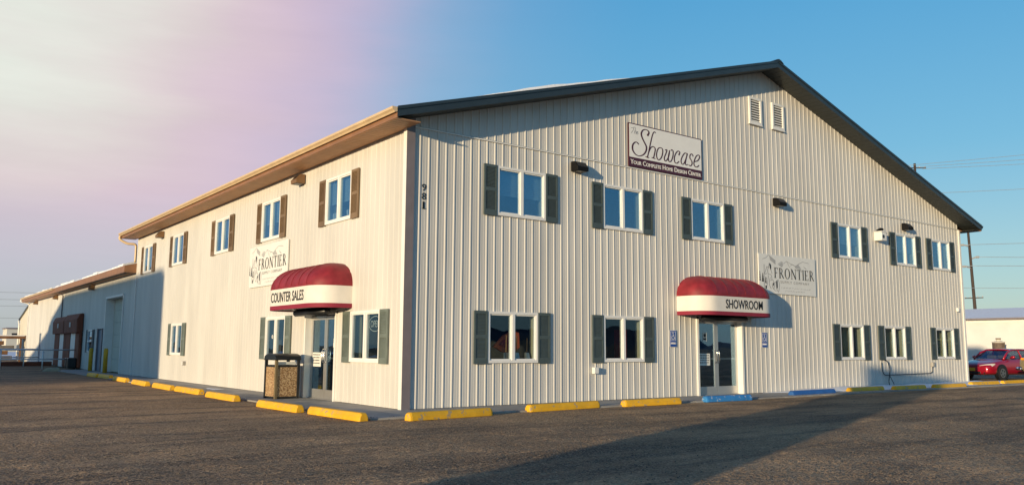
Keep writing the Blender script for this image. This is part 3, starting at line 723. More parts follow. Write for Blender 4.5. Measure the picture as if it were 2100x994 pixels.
def frontier(left, u, z, label):
    o = thing('company_sign', label, 'sign', (-.022, u, z) if left else (u, -.022, z), LEFT if left else 0)
    MB('sign_grey').box(0, 3.02, -.03, 0, 0, 1.22).build('board', o)
    g_ = MB('ink_light')
    for k, p in enumerate(([(.546,1.189),(.844,1.048),(.864,.913),(.579,1.047)], [(1.005,.922),(1.195,1.02),(1.262,.938),(1.185,.847),(1.06,.891)], [(2.08,.999),(2.234,.851),(1.924,.858),(1.869,.925)], [(2.332,.972),(2.551,.87),(2.46,.865)])):
        g_.add([(a, -.0320-.0001*k, c) for a, c in p], [tuple(range(len(p)))])
    g_.build('mountain_shading', o)
    b = MB('ink_grey')
    for k, p in enumerate(([(.196,1.054),(.36,1.10),(.518,1.195),(.70,1.11),(.871,1.032)], [(.978,.937),(1.182,1.036),(1.293,.975),(1.427,1.061),(1.611,1.004),(1.812,.956),(1.928,.92),(2.081,1.008),(2.325,1.095),(2.655,1.063)], [(1.45,1.05),(1.55,.93),(1.62,.86)], [(1.64,.93),(1.75,.98),(1.88,.94)])):
        stroke(b, p, .014, .012, -.0325-.0001*k, 0)
    b.build('mountain_outline', o)
    b = MB('ink')
    for k, (x, zb, zt, w) in enumerate(((.045, .38, .70, .085), (.185, .355, .635, .13), (.33, .315, .52, .10))):
        for j in range(4):
            f0, f1 = j/4, (j+1.4)/4; za = zb+(zt-zb)*f0; zz = min(zt, zb+(zt-zb)*f1); ww = w*(1-f0*.8)/2
            b.add([(max(x-ww, .004), -.0331-.0001*(k*4+j), za), (x+ww, -.0331-.0001*(k*4+j), za), (x, -.0331-.0001*(k*4+j), zz)], [(0, 1, 2)])
    b.build('pine_trees', o)
    b = MB('ink_grey')
    for k, p in enumerate(([(.50,.92),(.56,.94),(.62,.88),(.60,.78),(.63,.70),(.66,.62)], [(.56,.93),(.50,.86),(.49,.79)], [(.402,.832),(.36,.74),(.29,.62),(.321,.592),(.40,.62)], [(.269,.891),(.242,.136)], [(.40,.83),(.47,.80),(.44,.70),(.47,.58)], [(.457,.583),(.56,.60),(.621,.558),(.642,.441),(.56,.40)], [(.473,.55),(.44,.42),(.384,.243),(.323,.14)], [(.563,.505),(.497,.316),(.54,.22),(.598,.153)], [(.642,.441),(.70,.42),(.746,.312),(.70,.27),(.659,.24),(.72,.14)], [(.935,.44),(.88,.40),(.859,.30),(.877,.166),(.93,.09),(.97,.068),(1.01,.20),(1.014,.342),(.98,.43),(.935,.44)], [(.86,.36),(.80,.365),(.77,.25),(.737,.159),(.80,.10),(.873,.098)], [(.38,.48),(.33,.38),(.36,.30)])):
        stroke(b, p, .022, .012, -.0325-.0001*k, 4)
    b.use('ink').add([(a, -.0341, c) for a, c in ((.53,.935),(.61,.90),(.63,.80),(.60,.72),(.56,.80))], [(0, 1, 2, 3, 4)]); b.add([(a, -.0342, c) for a, c in ((.87,.40),(.93,.42),(.93,.20),(.88,.15))], [(0, 1, 2, 3)])
    b.add([(a, -.0343, c) for a, c in ((.69,.34),(.74,.33),(.72,.24),(.67,.26))], [(0, 1, 2, 3)]); b.add([(a, -.0344, c) for a, c in ((.30,.23),(.38,.24),(.36,.13),(.30,.14))], [(0, 1, 2, 3)])
    b.build('figure_drawing', o)
    # serif capitals built stroke by stroke: unit height 1
    b = MB('ink'); HT = .325; x0, z0 = .765, .50; yy = [-.0335]
    def R_(a, c, d, e_): b.box(x+a*HT, x+c*HT, yy[0]-.004, yy[0], z0+d*HT, z0+e_*HT)
    def stem(cx, t=.13, ser=.12): R_(cx-t/2, cx+t/2, 0, 1); R_(cx-t/2-ser*.7, cx+t/2+ser*.7, 0, .035); R_(cx-t/2-ser*.7, cx+t/2+ser*.7, .965, 1)
    def diag(a, c, d, e_, t): b.prism([(x+(a-t/2)*HT, z0+c*HT), (x+(a+t/2)*HT, z0+c*HT), (x+(d+t/2)*HT, z0+e_*HT), (x+(d-t/2)*HT, z0+e_*HT)], 'y', yy[0]-.0045, yy[0]-.0002)
    def ring(cx, cz, rx, rz, tx, tz, a0=0, a1=360):
        n = 22; P = []
        for i in range(n+1):
            a = math.radians(a0+(a1-a0)*i/n); P.append((x+(cx+rx*math.cos(a))*HT, z0+(cz+rz*math.sin(a))*HT, x+(cx+(rx-tx)*math.cos(a))*HT, z0+(cz+(rz-tz)*math.sin(a))*HT))
        for p, q in zip(P, P[1:]): b.quad((p[0], yy[0]-.0042, p[1]), (q[0], yy[0]-.0042, q[1]), (q[2], yy[0]-.0042, q[3]), (p[2], yy[0]-.0042, p[3]))
    sc = 2.18/HT/6.3
    x = x0
    for ch, adv in (('F', .72), ('R', .86), ('O', .96), ('N', .98), ('T', .80), ('I', .40), ('E', .76), ('R', .80)):
        if ch in 'FE':
            stem(.16); R_(.16, .58, .955, .999); R_(.545, .58, .80, .955); R_(.22, .45, .48, .525)
            R_(.425, .45, .42, .585)
            if ch == 'E': R_(.16, .62, .001, .045); R_(.585, .62, .045, .22)
        if ch == 'R': stem(.16); ring(.28, .74, .30, .259, .12, .045, -90, 90); R_(.2, .29, .955, .998); R_(.2, .29, .482, .525); diag(.74, 0, .36, .50, .14)
        if ch == 'O': ring(.45, .5, .43, .52, .14, .045)
        if ch == 'N': R_(.13, .17, 0, 1); R_(.78, .82, 0, 1); diag(.80, 0, .15, .998, .15); R_(.03, .28, 0, .035); R_(.66, .94, .965, 1); R_(.0, .2, .966, 1.001)
        if ch == 'T': stem(.38, .13, .1); R_(.02, .74, .955, .999); R_(.02, .055, .79, .955); R_(.705, .74, .79, .955)
        if ch == 'I': stem(.18)
        x += adv*HT*sc*1.0
    b.build('serif_lettering', o)
    text_mesh('subtitle_lettering', 'SUPPLY COMPANY', .082, 'ink_grey', 1.55, -.004, 0, None, 1.35).build('subtitle_lettering', o, (1.09, -.032, .345))
    b = MB('ink_grey'); r = random.Random(3)
    for (xa, xb, z_) in ((1.12, 2.61, .205), (1.32, 2.38, .11)):
        xx = xa; k = 0
        while xx < xb:
            n = r.randint(3, 8); pts = [(xx+.017*i, z_+(r.random()-.5)*.042) for i in range(n)]; stroke(b, pts, .009, None, -.0325-.0001*k, 0); xx += .017*n+.03; k += 1
    b.build('fine_print', o)
    return o
frontier(False, 12.39, 3.035, 'grey company sign with mountain drawing above right of showroom awning')
frontier(True, 9.48, 3.09, 'grey company sign with mountain drawing left of counter sales awning')

def hc_sign(u, label):
    o = thing('parking_sign', label, 'sign', (u, -.024, 1.37))
    MB('sign_white').box(-.135, .135, -.006, 0, 0, .46).build('plate', o); MB('blue_sign').box(-.127, .127, -.009, -.0062, .008, .452).build('blue_face', o)
    b = MB('sign_white')
    for (x0, x1, z0, z1) in ((-.10, .10, .415, .425), (-.10, .10, .175, .185), (-.10, -.09, .185, .415), (.09, .10, .185, .415)): b.box(x0, x1, -.011, -.0092, z0, z1)
    b.tube([(-.01, -.0092, .385), (-.01, -.0112, .385)], .020, 10)
    stroke(b, [(-.01, .36), (0, .29), (.035, .288), (.055, .225), (.072, .232)], .021, None, -.0114, 0); stroke(b, [(-.005, .33), (.04, .328)], .016, None, -.0116, 0)
    stroke(b, [(-.03, .31), (-.058, .28), (-.058, .24), (-.03, .212), (.005, .212), (.035, .238)], .017, None, -.0118, 4)
    b.build('wheelchair_symbol', o)
    text_mesh('lettering', 'PARKING', .055, 'sign_white', .20, .014).build('lettering', o, (-.10, -.0095, .075)); return o
hc_sign(8.48, 'blue wheelchair parking sign left of the showroom doors'); hc_sign(12.59, 'blue wheelchair parking sign right of the showroom doors')

hn = thing('house_number', 'black house number 981 stacked vertically by the building corner', 'number', (.365, -.005, 4.36))
for k, ch in enumerate('189'):
    b = text_mesh('digit', ch, .155, 'ink', .05 if ch == '1' else .105, -.004, thick=.008)
    if ch == '1': b.box(-.012, .085, -.008, 0, -.008, .008)
    b.build('digit', hn, (.02 if ch != '1' else .04, 0, .015+k*.20))

# small fittings on the walls
o = thing('siren_box', 'cream box with dark lamp on top beside fourth upper window', 'box', (19.43, -.02, 5.2))
b = MB('trim_white'); b.box(-.17, .17, -.28, 0, 0, .30); b.prism([(-.20, .30), (.20, .30), (.17, .34), (-.17, .34)], 'y', -.30, 0); b.build('case', o, bevel=.01)
MB('plastic_dark').tube([(-.04, -.275, .14), (-.04, -.285, .14)], .07, 14).build('opening', o); MB('bronze').prism([(-.05, .34), (-.05, .40), (-.20, .46), (-.24, .40)], 'x', -.10, .10).build('lamp_head', o)
o = thing('outlet_box', 'small beige outlet box on gable under second lower window', 'box', (5.50, -.02, .69)); MB('trim_white').box(-.06, .06, -.10, 0, 0, .16).build('case', o, bevel=.01); MB('sign_grey').box(-.065, .065, -.125, -.1005, .01, .15).build('cover', o)
o = thing('alarm_box', 'small white box near the right end of gable wall', 'box', (25.25, -.02, 2.84)); MB('trim_white').box(-.07, .07, -.08, 0, 0, .15).build('case', o, bevel=.01); MB('sign_grey').tube([(0, -.0805, .07), (0, -.09, .07)], .03, 10).build('button', o)
o = thing('outlet_box', 'small grey outlet under lower window in the lit long wall', 'box', (-.02, 15.9, .62)); MB('brick_gray').box(-.09, 0, -.06, .06, 0, .15).build('case', o, bevel=.01); MB('sign_grey').box(-.1, -.0905, -.05, .05, .01, .14).build('cover', o)
o = thing('wall_conduit', 'thin dark conduit and drooping cables low on gable right', 'conduit', (0, -.05, 0))
MB('slate').tube(spline([(19.27, 0, .88), (19.26, -.02, .62), (19.38, -.02, .46), (19.6, 0, .43)], 5)+[(22.75, 0, .45), (22.9, 0, .50), (22.95, 0, .72)], .016, 6).build('pipe', o, smooth=True)
MB('brick_gray').box(22.87, 23.03, -.06, .03, .70, .86).build('junction_box', o, bevel=.01)
MB('plastic_dark').tube(spline([(19.38, -.02, .97), (19.58, -.05, .90), (19.70, -.06, .66), (19.66, -.06, .42), (19.56, -.08, .20), (19.60, -.10, .06), (19.85, -.12, .04)], 5), .016, 6).build('cable', o, smooth=True)
MB('plastic_dark').tube(spline([(19.66, -.05, .44), (19.80, -.07, .25), (19.88, -.09, .10), (19.78, -.1, .05)], 5), .013, 6).build('cable', o, smooth=True)

# things seen through the panes
for k, (u, zt) in enumerate(((2.86, 1.62), (3.17, 1.62), (3.48, 1.56), (3.76, 1.61))):
    o = thing('shovel', ['wooden handled shovel leftmost behind the lower gable window nearest corner', 'wooden handled shovel left of the mullion behind first lower gable window', 'wooden handled shovel right of the mullion behind first lower gable window', 'wooden handled shovel rightmost behind the lower gable window nearest corner'][k], 'shovel', (u, .15, 1.012), group='shovels in the window')
    MB('wood').tube([(0, 0, .22), (.03, .03, zt-1.012)], .013, 6).build('handle', o)
    b = MB('alum'); b.add([(-.07,0,.20),(-.085,-.02,.08),(-.05,-.03,0),(.05,-.03,0),(.085,-.02,.08),(.07,0,.20),(0,.035,.21),(0,.02,.08),(0,0,0)], [(0,1,7,6),(1,2,8,7),(7,8,3,4),(6,7,4,5)]); b.build('blade', o, smooth=True)
o = thing('display_shelf', 'low wooden display ledge behind lower gable window nearest corner', 'shelf', (2.93, .5, 0)); MB('brown_wood').box(-.7, .7, -.235, .35, .98, 1.03).build('top', o); MB('brown_wood').box(-.65, .65, -.15, .3, .02, .98).build('base', o)
o = thing('orange_sled', 'orange plastic sled shape standing behind lower gable window nearest corner', 'sled', (2.98, .28, 1.031))
b = MB('orange_plastic'); P = [(-.42, .32), (-.1, .60), (.18, .70), (.38, .66), (.40, .30), (.1, .12), (-.15, .20)]; b.prism(P, 'y', 0, .05); b.build('shell', o, bevel=.02); MB('red_box').prism([(a*.6, .42+(c-.42)*.5) for a, c in P], 'y', -.02, -.0005).build('seat', o)
o = thing('red_display_box', 'red patterned box stack behind second lower gable window', 'box', (6.92, .45, .02)); MB('red_box').box(-.14, .14, -.1, .1, 1.05, 1.8).build('upper_box', o, bevel=.01); MB('brown_wood').box(-.3, .3, -.15, .15, 0, 1.05).build('plinth', o)
o = thing('cardboard_box', 'tan carton behind left pane of second lower gable window', 'box', (6.10, .45, .02)); MB('wood').box(-.12, .12, -.1, .1, 1.35, 1.72).build('carton', o, bevel=.01); MB('brown_wood').box(-.2, .2, -.15, .15, 0, 1.35).build('plinth', o)
for k, (yy_, tilt) in enumerate(((4.0, .06), (3.87, .02), (3.76, .1), (3.15, -.2), (2.98, -.25), (2.86, -.1))):
    o = tag(MB('paper').box(.14, .24, -.04, .04, 0, .27).build('binder', None, (0, yy_, 4.47)), ['first', 'second', 'third', 'fourth', 'fifth', 'sixth'][k]+' white binder from left on sill of upper long-wall window nearest corner', 'binder', 'binders on the window sill'); o.rotation_euler = (tilt, 0, 0)
o = thing('open_sign', 'unlit white OPEN sign in the long-wall window nearest corner', 'sign', (.03, 1.62, 1.78), LEFT)
text_mesh('lettering', 'OPEN', .15, 'paper', .42, -.01).build('lettering', o, (.06, 0, 0)); b = MB('paper'); stroke(b, [(.27+.30*math.cos(a), .075+.17*math.sin(a)) for a in np.linspace(0, 6.2832, 24)], .012, None, 0, 0); b.build('oval_tube', o)
o = thing('window_sticker', 'round white sticker on the window left of counter doors', 'sticker', (.002, 7.50, 1.60), LEFT); b = MB('paper'); b.tube([(0, -.002, 0), (0, 0, 0)], .055, 14); b.build('disc', o); MB('ink').box(-.015, .015, -.0035, -.0025, -.03, .03).build('mark', o)

# ------------------------------------------------------------------ annex
ann = thing('warehouse_annex', 'lower white metal wing with snowy roof beyond the long wall', 'building', (0, ML, 0))
AE, A1, A2 = 4.72, 43.0-ML, 57.9-ML
aops = [(26.3-ML, 30.1-ML, 0, 3.70), (30.55-ML, 31.75-ML, 0, 2.16), (33.0-ML, 34.2-ML, .96, 2.12), (51.1-ML, 51.95-ML, 0, 2.13), (36.9-ML, 38.6-ML, 0, 2.9), (40.6-ML, 42.3-ML, 0, 2.9)]
i = 0
while i*SW < A2:
    a, c = max(i*SW, .03), min((i+1)*SW, A2-.05)
    if c > a: sheet('l', ann, a, c, .02, lambda u: AE, aops)
    i += 1
MB('trim_white').box(-.045, .03, A2-.05, A2, .0, AE).build('corner_trim', ann); MB('trim_taupe').tube([(-.05, A1, 0), (-.05, A1, AE-.3), (-.35, A1, AE-.12)], .04, 6).build('downspout', ann)
b = MB('siding'); b.prism([(0.0, 0), (GL, 0), (GL, AE), (GL/2, AE+3.3), (0, AE)], 'y', A2-.02, A2); b.box(GL-.02, GL, 0, A2, 0, AE); b.build('end_wall', ann)
AO = .52; AR0 = (-AO, 4.87); ARP = (GL/2, 4.87+.262*(GL/2+AO)); AR1 = (GL+AO, 4.87)
roof_slab('roof', *AR0, *ARP, .02, A2+.5, .06, 'roof_metal', ann); roof_slab('roof', *AR1, *ARP, .02, A2+.5, .06, 'roof_metal', ann)
MB('fascia_brown').box(-AO-.02, -AO, .0, A2+.5, 4.56, 4.865).build('eave_fascia', ann)
b = MB('soffit_flare_tan'); b.box(-AO, -.03, .0, A2+.5, 4.565, 4.58); b.build('eave_soffit', ann)
b = MB('fascia_brown'); b.prism([(-AO, 4.56), (.0, 4.56), (.0, 5.0), (-AO, 4.865)], 'y', -.03, -.002); b.build('eave_return', ann)
gutter(-AO-.022, 1, A1+.4, A2+.5, 4.865, ann)
MB('trim_white').tube(spline([(-AO-.08, A2+.35, 4.78), (-AO-.08, A2+.35, 4.62), (-.2, A2+.2, 4.5), (-.05, A2+.1, 4.40)], 5)+[(-.05, A2+.1, .1)], .05, 8).build('downspout', ann, smooth=True)
b = MB('snow'); n = 30
for i in range(n):
    ya, yb = 1.0+i*(A2-1)/n, 1.0+(i+1)*(A2-1)/n; h_ = .07+.07*random.random() if i not in (9, 10, 17) else .01
    b.prism([(-AO+.02+.1*random.random(), 4.88), (2.5, 4.88+.262*3.0), (2.5, 4.88+.262*3.0+h_), (-AO+.06+.1*random.random(), 4.90+h_)], 'y', ya, yb)
tag(b.build('roof_snow', None, (0, ML, 0)), 'patchy snow along the eave of the low wing', 'snow', kind='stuff')
# overhead door with sections
def rel(y): return y-ML
b = MB('trim_white'); b.box(-.05, .42, rel(30.1)-.06, rel(30.1)+.02, 0, 3.72); b.box(-.05, .42, rel(26.3)-.02, rel(26.3)+.06, 0, 3.72); b.box(-.05, .42, rel(26.36), rel(30.04), 3.64, 3.74); b.build('overhead_frame', ann)
sm = MB('cream_wall').box(.36, .40, rel(26.37), rel(30.03), 0, .60).mesh('door_section')
od = MB('trim_taupe').box(.405, .42, rel(26.37), rel(30.03), .01, 3.6).build('overhead_door', ann)
for i in range(6): put('door_section', sm, od, (0, 0, .02+i*.607), bevel=.012)
b = MB('door_blue'); b.box(.03, .07, rel(30.62), rel(31.68), .02, 2.10); md = b.build('door', ann); MB('trim_taupe').box(-.05, .06, rel(30.50), rel(30.62), 0, 2.18).build('frame_post', md); MB('trim_taupe').box(-.05, .06, rel(31.68), rel(31.80), 0, 2.18).build('frame_post', md); MB('chrome').tube([(-.02, rel(30.75), 1.0), (.03, rel(30.75), 1.0)], .03, 8).build('handle', md)
b = MB('door_blue'); b.box(.02, .06, rel(51.12), rel(51.93), .02, 2.10); b.build('door', ann)
b = MB('vinyl'); y0, y1 = rel(33.0), rel(34.2)
for (a, c, z0, z1) in ((y0, y1, .95, 1.01), (y0, y1, 2.06, 2.13), (y0, y0+.06, 1.01, 2.06), (y1-.06, y1, 1.01, 2.06), (y0+.06, y1-.06, 1.50, 1.55)): b.box(-.05, .05, a, c, z0, z1)
wn_ = b.build('window', ann); MB('glass').box(.0, .006, y0+.06, y1-.06, 1.01, 1.50).build('pane', wn_); MB('glass').box(.0, .006, y0+.06, y1-.06, 1.55, 2.06).build('pane', wn_)
for yy_ in (y0-.2, y1+.2): put('shutter', sh_g, ann, (0, yy_, 1.54), LEFT)
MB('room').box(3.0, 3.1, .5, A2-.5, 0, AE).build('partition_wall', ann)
# loading docks: dark red padded shelters round two white doors
dk = thing('dock_shelter', 'dark red padded loading dock shelter with two narrow white doors', 'dock shelter', (0, 40, 0))
Y0, Y1 = -4.25, 4.0
MB('dock_red').prism([(-.02, 2.05), (-.34, 1.98), (-.36, 2.75), (-.22, 3.08), (-.02, 3.10)], 'y', Y0, -.08).build('header_pad', dk, bevel=.05)
MB('dock_red').prism([(-.02, 2.05), (-.34, 1.98), (-.36, 2.72), (-.22, 3.02), (-.02, 3.05)], 'y', .08, Y1).build('header_pad', dk, bevel=.05)
for (a, c) in ((Y0, -3.05), (-1.5, -.05), (-.04, .75), (2.25, Y1)): MB('dock_red').box(-.20, -.03, a, c, .05, 2.08).build('side_pad', dk, bevel=.06)
for a, c in ((-3.04, -1.51), (.76, 2.24)): MB('trim_white').box(-.17, -.03, a, c, .03, 2.06).build('dock_door', dk)
for k in (-2.2, 1.9): MB('ink_light').box(-.375, -.362, k-.22, k+.22, 2.35, 2.62).build('dock_plate', dk)
for k in (-3.9, -3.3): MB('plastic_dark').box(-.65, -.21, k-.22, k+.22, .05, .62).build('dock_bumper', dk, bevel=.05)
for k, (yy_, lb) in enumerate(((33.5, 'small lamp coloured sunlit tan under the wing eave above the blue door'), (45.2, 'small lamp coloured sunlit tan under the wing eave beyond the dock'), (54.0, 'small lamp coloured sunlit tan under the wing eave nearest its far end'))): lamp(True, yy_, 4.40, 'lamp_sunlit_tan', lb)
for k, (x_, y_, lb) in enumerate(((-.42, 30.9, 'yellow bollard by the blue door of the low wing'), (-.42, 27.4, 'yellow bollard in front of the overhead door'))):
    o = thing('bollard', lb, 'bollard', (x_, y_, -.02), group='bollards by the wing doors'); MB('bollard_yellow').tube([(0, 0, 0), (0, 0, 1.12), (0, 0, 1.2)], [.10, .10, .07], 12).build('post', o, smooth=True); MB('concrete').tube([(0, 0, 0), (0, 0, .05)], .14, 12).build('footing', o)
# dock guard rails
def rail(x0, x1, y, xs, label):
    o = thing('guard_rail', label, 'railing', (x0, y, -.02))
    for z_ in (1.07, .56): MB('steel_white').tube([(0, 0, z_), (x1-x0, 0, z_)], .035, 8).build('rail', o, smooth=True)
    for x_ in xs: MB('steel_white').tube([(x_-x0, 0, 0), (x_-x0, 0, 1.06)], .035, 8).build('post', o, smooth=True)
rail(-7.6, -.02, 36.9, (-5.75, -3.74, -1.74, -.06), 'white two-bar guard rail on near side of loading dock')
rail(-7.6, -.9, 44.6, (-5.9, -3.8, -1.73), 'white two-bar guard rail on far side of loading dock')
o = thing('dock_curb', 'dark red low timber curb beyond the far guard rail', 'curb', (-3, 45.1, 0)); MB('dock_red').box(-2.5, 2.9, -.12, .12, -.02, .17).build('beam', o, bevel=.02); MB('dock_red').box(-2.5, 2.9, -.10, .10, .171, .26).build('beam', o, bevel=.02)
b = MB('stone_beige'); b.add([(-.45,-.2,0),(.42,-.25,0),(.5,.15,0),(-.4,.22,0),(-.3,-.12,.16),(.3,-.16,.2),(.34,.1,.18),(-.25,.14,.17)], [(0,1,5,4),(1,2,6,5),(2,3,7,6),(3,0,4,7),(4,5,6,7)]); tag(b.build('curb_stone', None, (-1.8, 33.1, -.02), bevel=.06), 'pale broken curb stone on lot before the dock', 'stone')

# ------------------------------------------------------------------ left background
qb = thing('lean_to_shed', 'white lean-to shed with sloping roof beyond the low wing', 'shed', (.03, 58.45, 0))
MB('cream_wall').prism([(0, 0), (4.9, 0), (4.9, 3.36), (2.6, 3.80), (1.2, 4.10), (0, 4.30)], 'x', 0, 9).build('wall', qb); MB('roof_metal').prism([(-.02, 4.305), (1.2, 4.105), (2.6, 3.805), (5.2, 3.31), (5.2, 3.38), (2.6, 3.88), (1.2, 4.18), (-.02, 4.38)], 'x', -.12, 9.1).build('roof', qb)
MB('trim_white').tube([(-.10, 5.1, 3.30), (-.08, 4.95, 3.05), (-.08, 4.8, 2.9), (-.08, 4.8, .1)], .06, 6).build('downspout', qb)
lr = thing('lumber_rack', 'low brown roofed rack stacked with dark lumber at far left', 'rack', (-4.0, 59.8, 0))
MB('brown_wood').box(-4.5, 4.0, -.9, .9, 1.78, 1.98).build('roof', lr); MB('snow').box(-4.4, 3.9, -.85, .85, 1.981, 2.05).build('snow_cover', lr)
for x_ in (-3.8, -1, 1.6, 3.7): MB('brown_wood').box(x_-.06, x_+.06, -.7, -.58, 0, 1.78).build('post', lr)
for k, (a, c, z0, z1) in enumerate(((-4.2, 3.2, .15, .45), (-4.0, 2.9, .55, .85), (-4.2, 3.3, .95, 1.25), (-3.8, 2.6, 1.3, 1.6))): MB('brown_wood' if k % 2 else 'concrete_dark').box(a, c, -.5, .6, z0, z1).build('lumber_stack', lr, bevel=.02)
fb_ = thing('far_cream_house', 'tiny flat cream building on the far left horizon', 'building', (7.2, 120, 0)); MB('cream_wall').box(-2.3, 4, 0, 5, -.1, 3.5).build('wall', fb_); MB('trim_taupe').box(-2.45, 4.1, -.15, 5.1, 3.501, 3.68).build('roof', fb_); MB('car_black').box(-1.7, -1.0, -.02, -.001, 2.2, 2.9).build('window', fb_)
def snow_patch(name, label, cx, cy, rx, ry, h, n=14, seed=1):
    b = MB('snow'); r = random.Random(seed); rings = 5; V = []
    for j in range(rings+1):
        k = j/rings
        for i in range(n*2):
            a = math.pi*i/n; q = 1+.22*math.sin(a*3+seed)+.12*math.sin(a*7+seed*2)
            V.append((cx+rx*k*q*math.cos(a), cy+ry*k*q*math.sin(a), -.012+h*(1-k**2)*(.85+.3*r.random())))
    m_ = n*2; b.add(V, [(j*m_+i, j*m_+(i+1) % m_, (j+1)*m_+(i+1) % m_, (j+1)*m_+i) for j in range(rings) for i in range(m_)])
    return tag(b.build(name, smooth=True), label, 'snow', kind='stuff')
snow_patch('snow_field', 'snow lying beyond the loading dock at far left', -6, 54, 7, 7, .14, 18, 2)
snow_patch('snow_field', 'snow covering the ground far off at left', -10, 105, 40, 30, .4, 20, 5)
snow_patch('snow_patch', 'thin melting snow on pavement by long wall', -.62, 10.6, .34, 1.1, .035, 14, 3)

# ------------------------------------------------------------------ wheel stops
def stop_mesh(L_, m):
    b = MB(m); P = [(-.105, 0), (.105, 0), (.098, .08), (.058, .155), (-.058, .155), (-.098, .08)]; n = len(P); V = []
    for (t, k) in ((-L_/2, .86), (-L_/2+.05, 1.0), (L_/2-.05, 1), (L_/2, .86)):
        V += [(t, p[0]*k, p[1]*(k if p[1] > .1 else 1)) for p in P]
    F = [tuple(range(n))[::-1], tuple(range(3*n, 4*n))]+[(j*n+i, j*n+(i+1) % n, (j+1)*n+(i+1) % n, (j+1)*n+i) for j in range(3) for i in range(n)]
    b.add(V, F); b.use('concrete')
    return b
STOPS = [((-1.66, 24.8), (-1.62, 23.0), 'y', 'farthest faded yellow wheel stop, by the bollards along the long wall'),
 ((-1.58, 22.8), (-1.55, 20.9), 'y', 'second farthest yellow wheel stop along the long wall'),
 ((-1.66, 19.7), (-1.68, 17.5), 'y', 'third farthest yellow wheel stop along the long wall'),
 ((-1.75, 16.2), (-1.80, 14.1), 'y', 'fourth farthest yellow wheel stop along the long wall'),
 ((-1.78, 13.2), (-1.84, 11.0), 'y', 'fifth farthest yellow wheel stop along the long wall'),
 ((-1.82, 10.5), (-1.80, 8.2), 'y', 'yellow wheel stop fourth from the building corner along long wall'),
 ((-1.95, 7.1), (-1.93, 4.9), 'y', 'yellow wheel stop third from the building corner along long wall'),
 ((-2.05, 3.0), (-2.02, .85), 'y', 'yellow wheel stop in front of the counter sales doors'),
 ((-1.93, .45), (-1.84, -1.65), 'y', 'yellow wheel stop at corner end of the long-wall row'),
 ((-1.03, -2.12), (1.0, -1.94), 'y', 'yellow wheel stop at corner end of the gable row'),
 ((2.18, -1.66), (4.30, -1.54), 'y', 'yellow wheel stop below the first lower gable window'),
 ((5.0, -1.66), (6.85, -1.74), 'y', 'yellow wheel stop directly left of the light blue one'),
 ((7.88, -1.66), (9.65, -1.74), 'b', 'light blue chipped wheel stop in front of showroom doors'),
 ((12.15, -1.28), (14.40, -1.26), 'n', 'dark blue wheel stop beside the snow strip'),
 ((15.55, -1.05), (17.45, -1.14), 'y', 'shaded yellow wheel stop directly right of the dark blue one'),
 ((17.85, -1.28), (19.75, -1.38), 'y', 'second yellow wheel stop right of the dark blue one'),
 ((20.36, -1.38), (22.50, -1.48), 'y', 'third yellow wheel stop right of the dark blue one'),
 ((24.0, -1.0), (26.1, -1.1), 'y', 'yellow wheel stop past the right end of gable'),
 ((26.55, -1.09), (28.6, -1.15), 'y', 'rightmost yellow wheel stop in front of the parked vehicles')]
for (p, q_, c, lb) in STOPS:
    p, q_ = Vector((*p, 0)), Vector((*q_, 0)); d = q_-p; mid = (p+q_)/2; ang = math.atan2(d.y, d.x); nrm = Vector((-d.y, d.x, 0)).normalized()
    if nrm.dot(Vector((GL/2, ML/2, 0))-mid) < 0: nrm = -nrm
    mid += nrm*.105; z_ = float(ground_z(np.array([mid.x]), np.array([mid.y]))[0])
    b = stop_mesh(d.length, {'y': 'stop_yellow', 'b': 'stop_blue', 'n': 'stop_navy'}[c])
    o = tag(b.build('wheel_stop', None, (mid.x, mid.y, max(z_-.004, -.02)), ang, bevel=.014), lb, 'wheel stop', 'painted wheel stops round the building')
    o.rotation_euler = (random.uniform(-.01, .01), random.uniform(-.004, .004), ang+random.uniform(-.012, .012))

# ------------------------------------------------------------------ litter bin
tb = thing('litter_bin', 'dark framed litter bin with brown pebble panels beside counter doors', 'litter bin', (-.62, 5.12, .012), .06)
hw = .30
for sx in (-1, 1):
    for sy in (-1, 1): MB('olive_post' if sx < 0 and sy < 0 else 'plastic_dark').box(sx*hw-.035, sx*hw+.035, sy*hw-.035, sy*hw+.035, 0, .98).build('post', tb, bevel=.01)
b = MB('plastic_dark')
for z0, z1 in ((.015, .06), (.80, .85)): b.box(-hw, hw, -hw, hw, z0, z1)
b.build('frame', tb)
for (x0, x1, y0, y1) in ((-hw+.036, hw-.036, -hw-.012, -hw+.015), (-hw+.036, hw-.036, hw-.015, hw+.012), (-hw-.012, -hw+.015, -hw+.036, hw-.036), (hw-.015, hw+.012, -hw+.036, hw-.036)): MB('aggregate').box(x0, x1, y0, y1, .062, .798).build('pebble_panel', tb)
V = []; n = 8; b = MB('plastic_dark')
for j in range(n+1):
    a = math.pi*j/n; V.append((-(hw+.06)*math.cos(a), max(.90, .97+.17*math.sin(a)**.55)))
b.prism([(p[0], p[1]) for p in V], 'x', -hw-.05, hw+.05); b.build('lid', tb, bevel=.015)
MB('paper').box(-hw+.05, hw-.05, -hw+.04, -hw+.045, .86, .93).build('liner', tb)

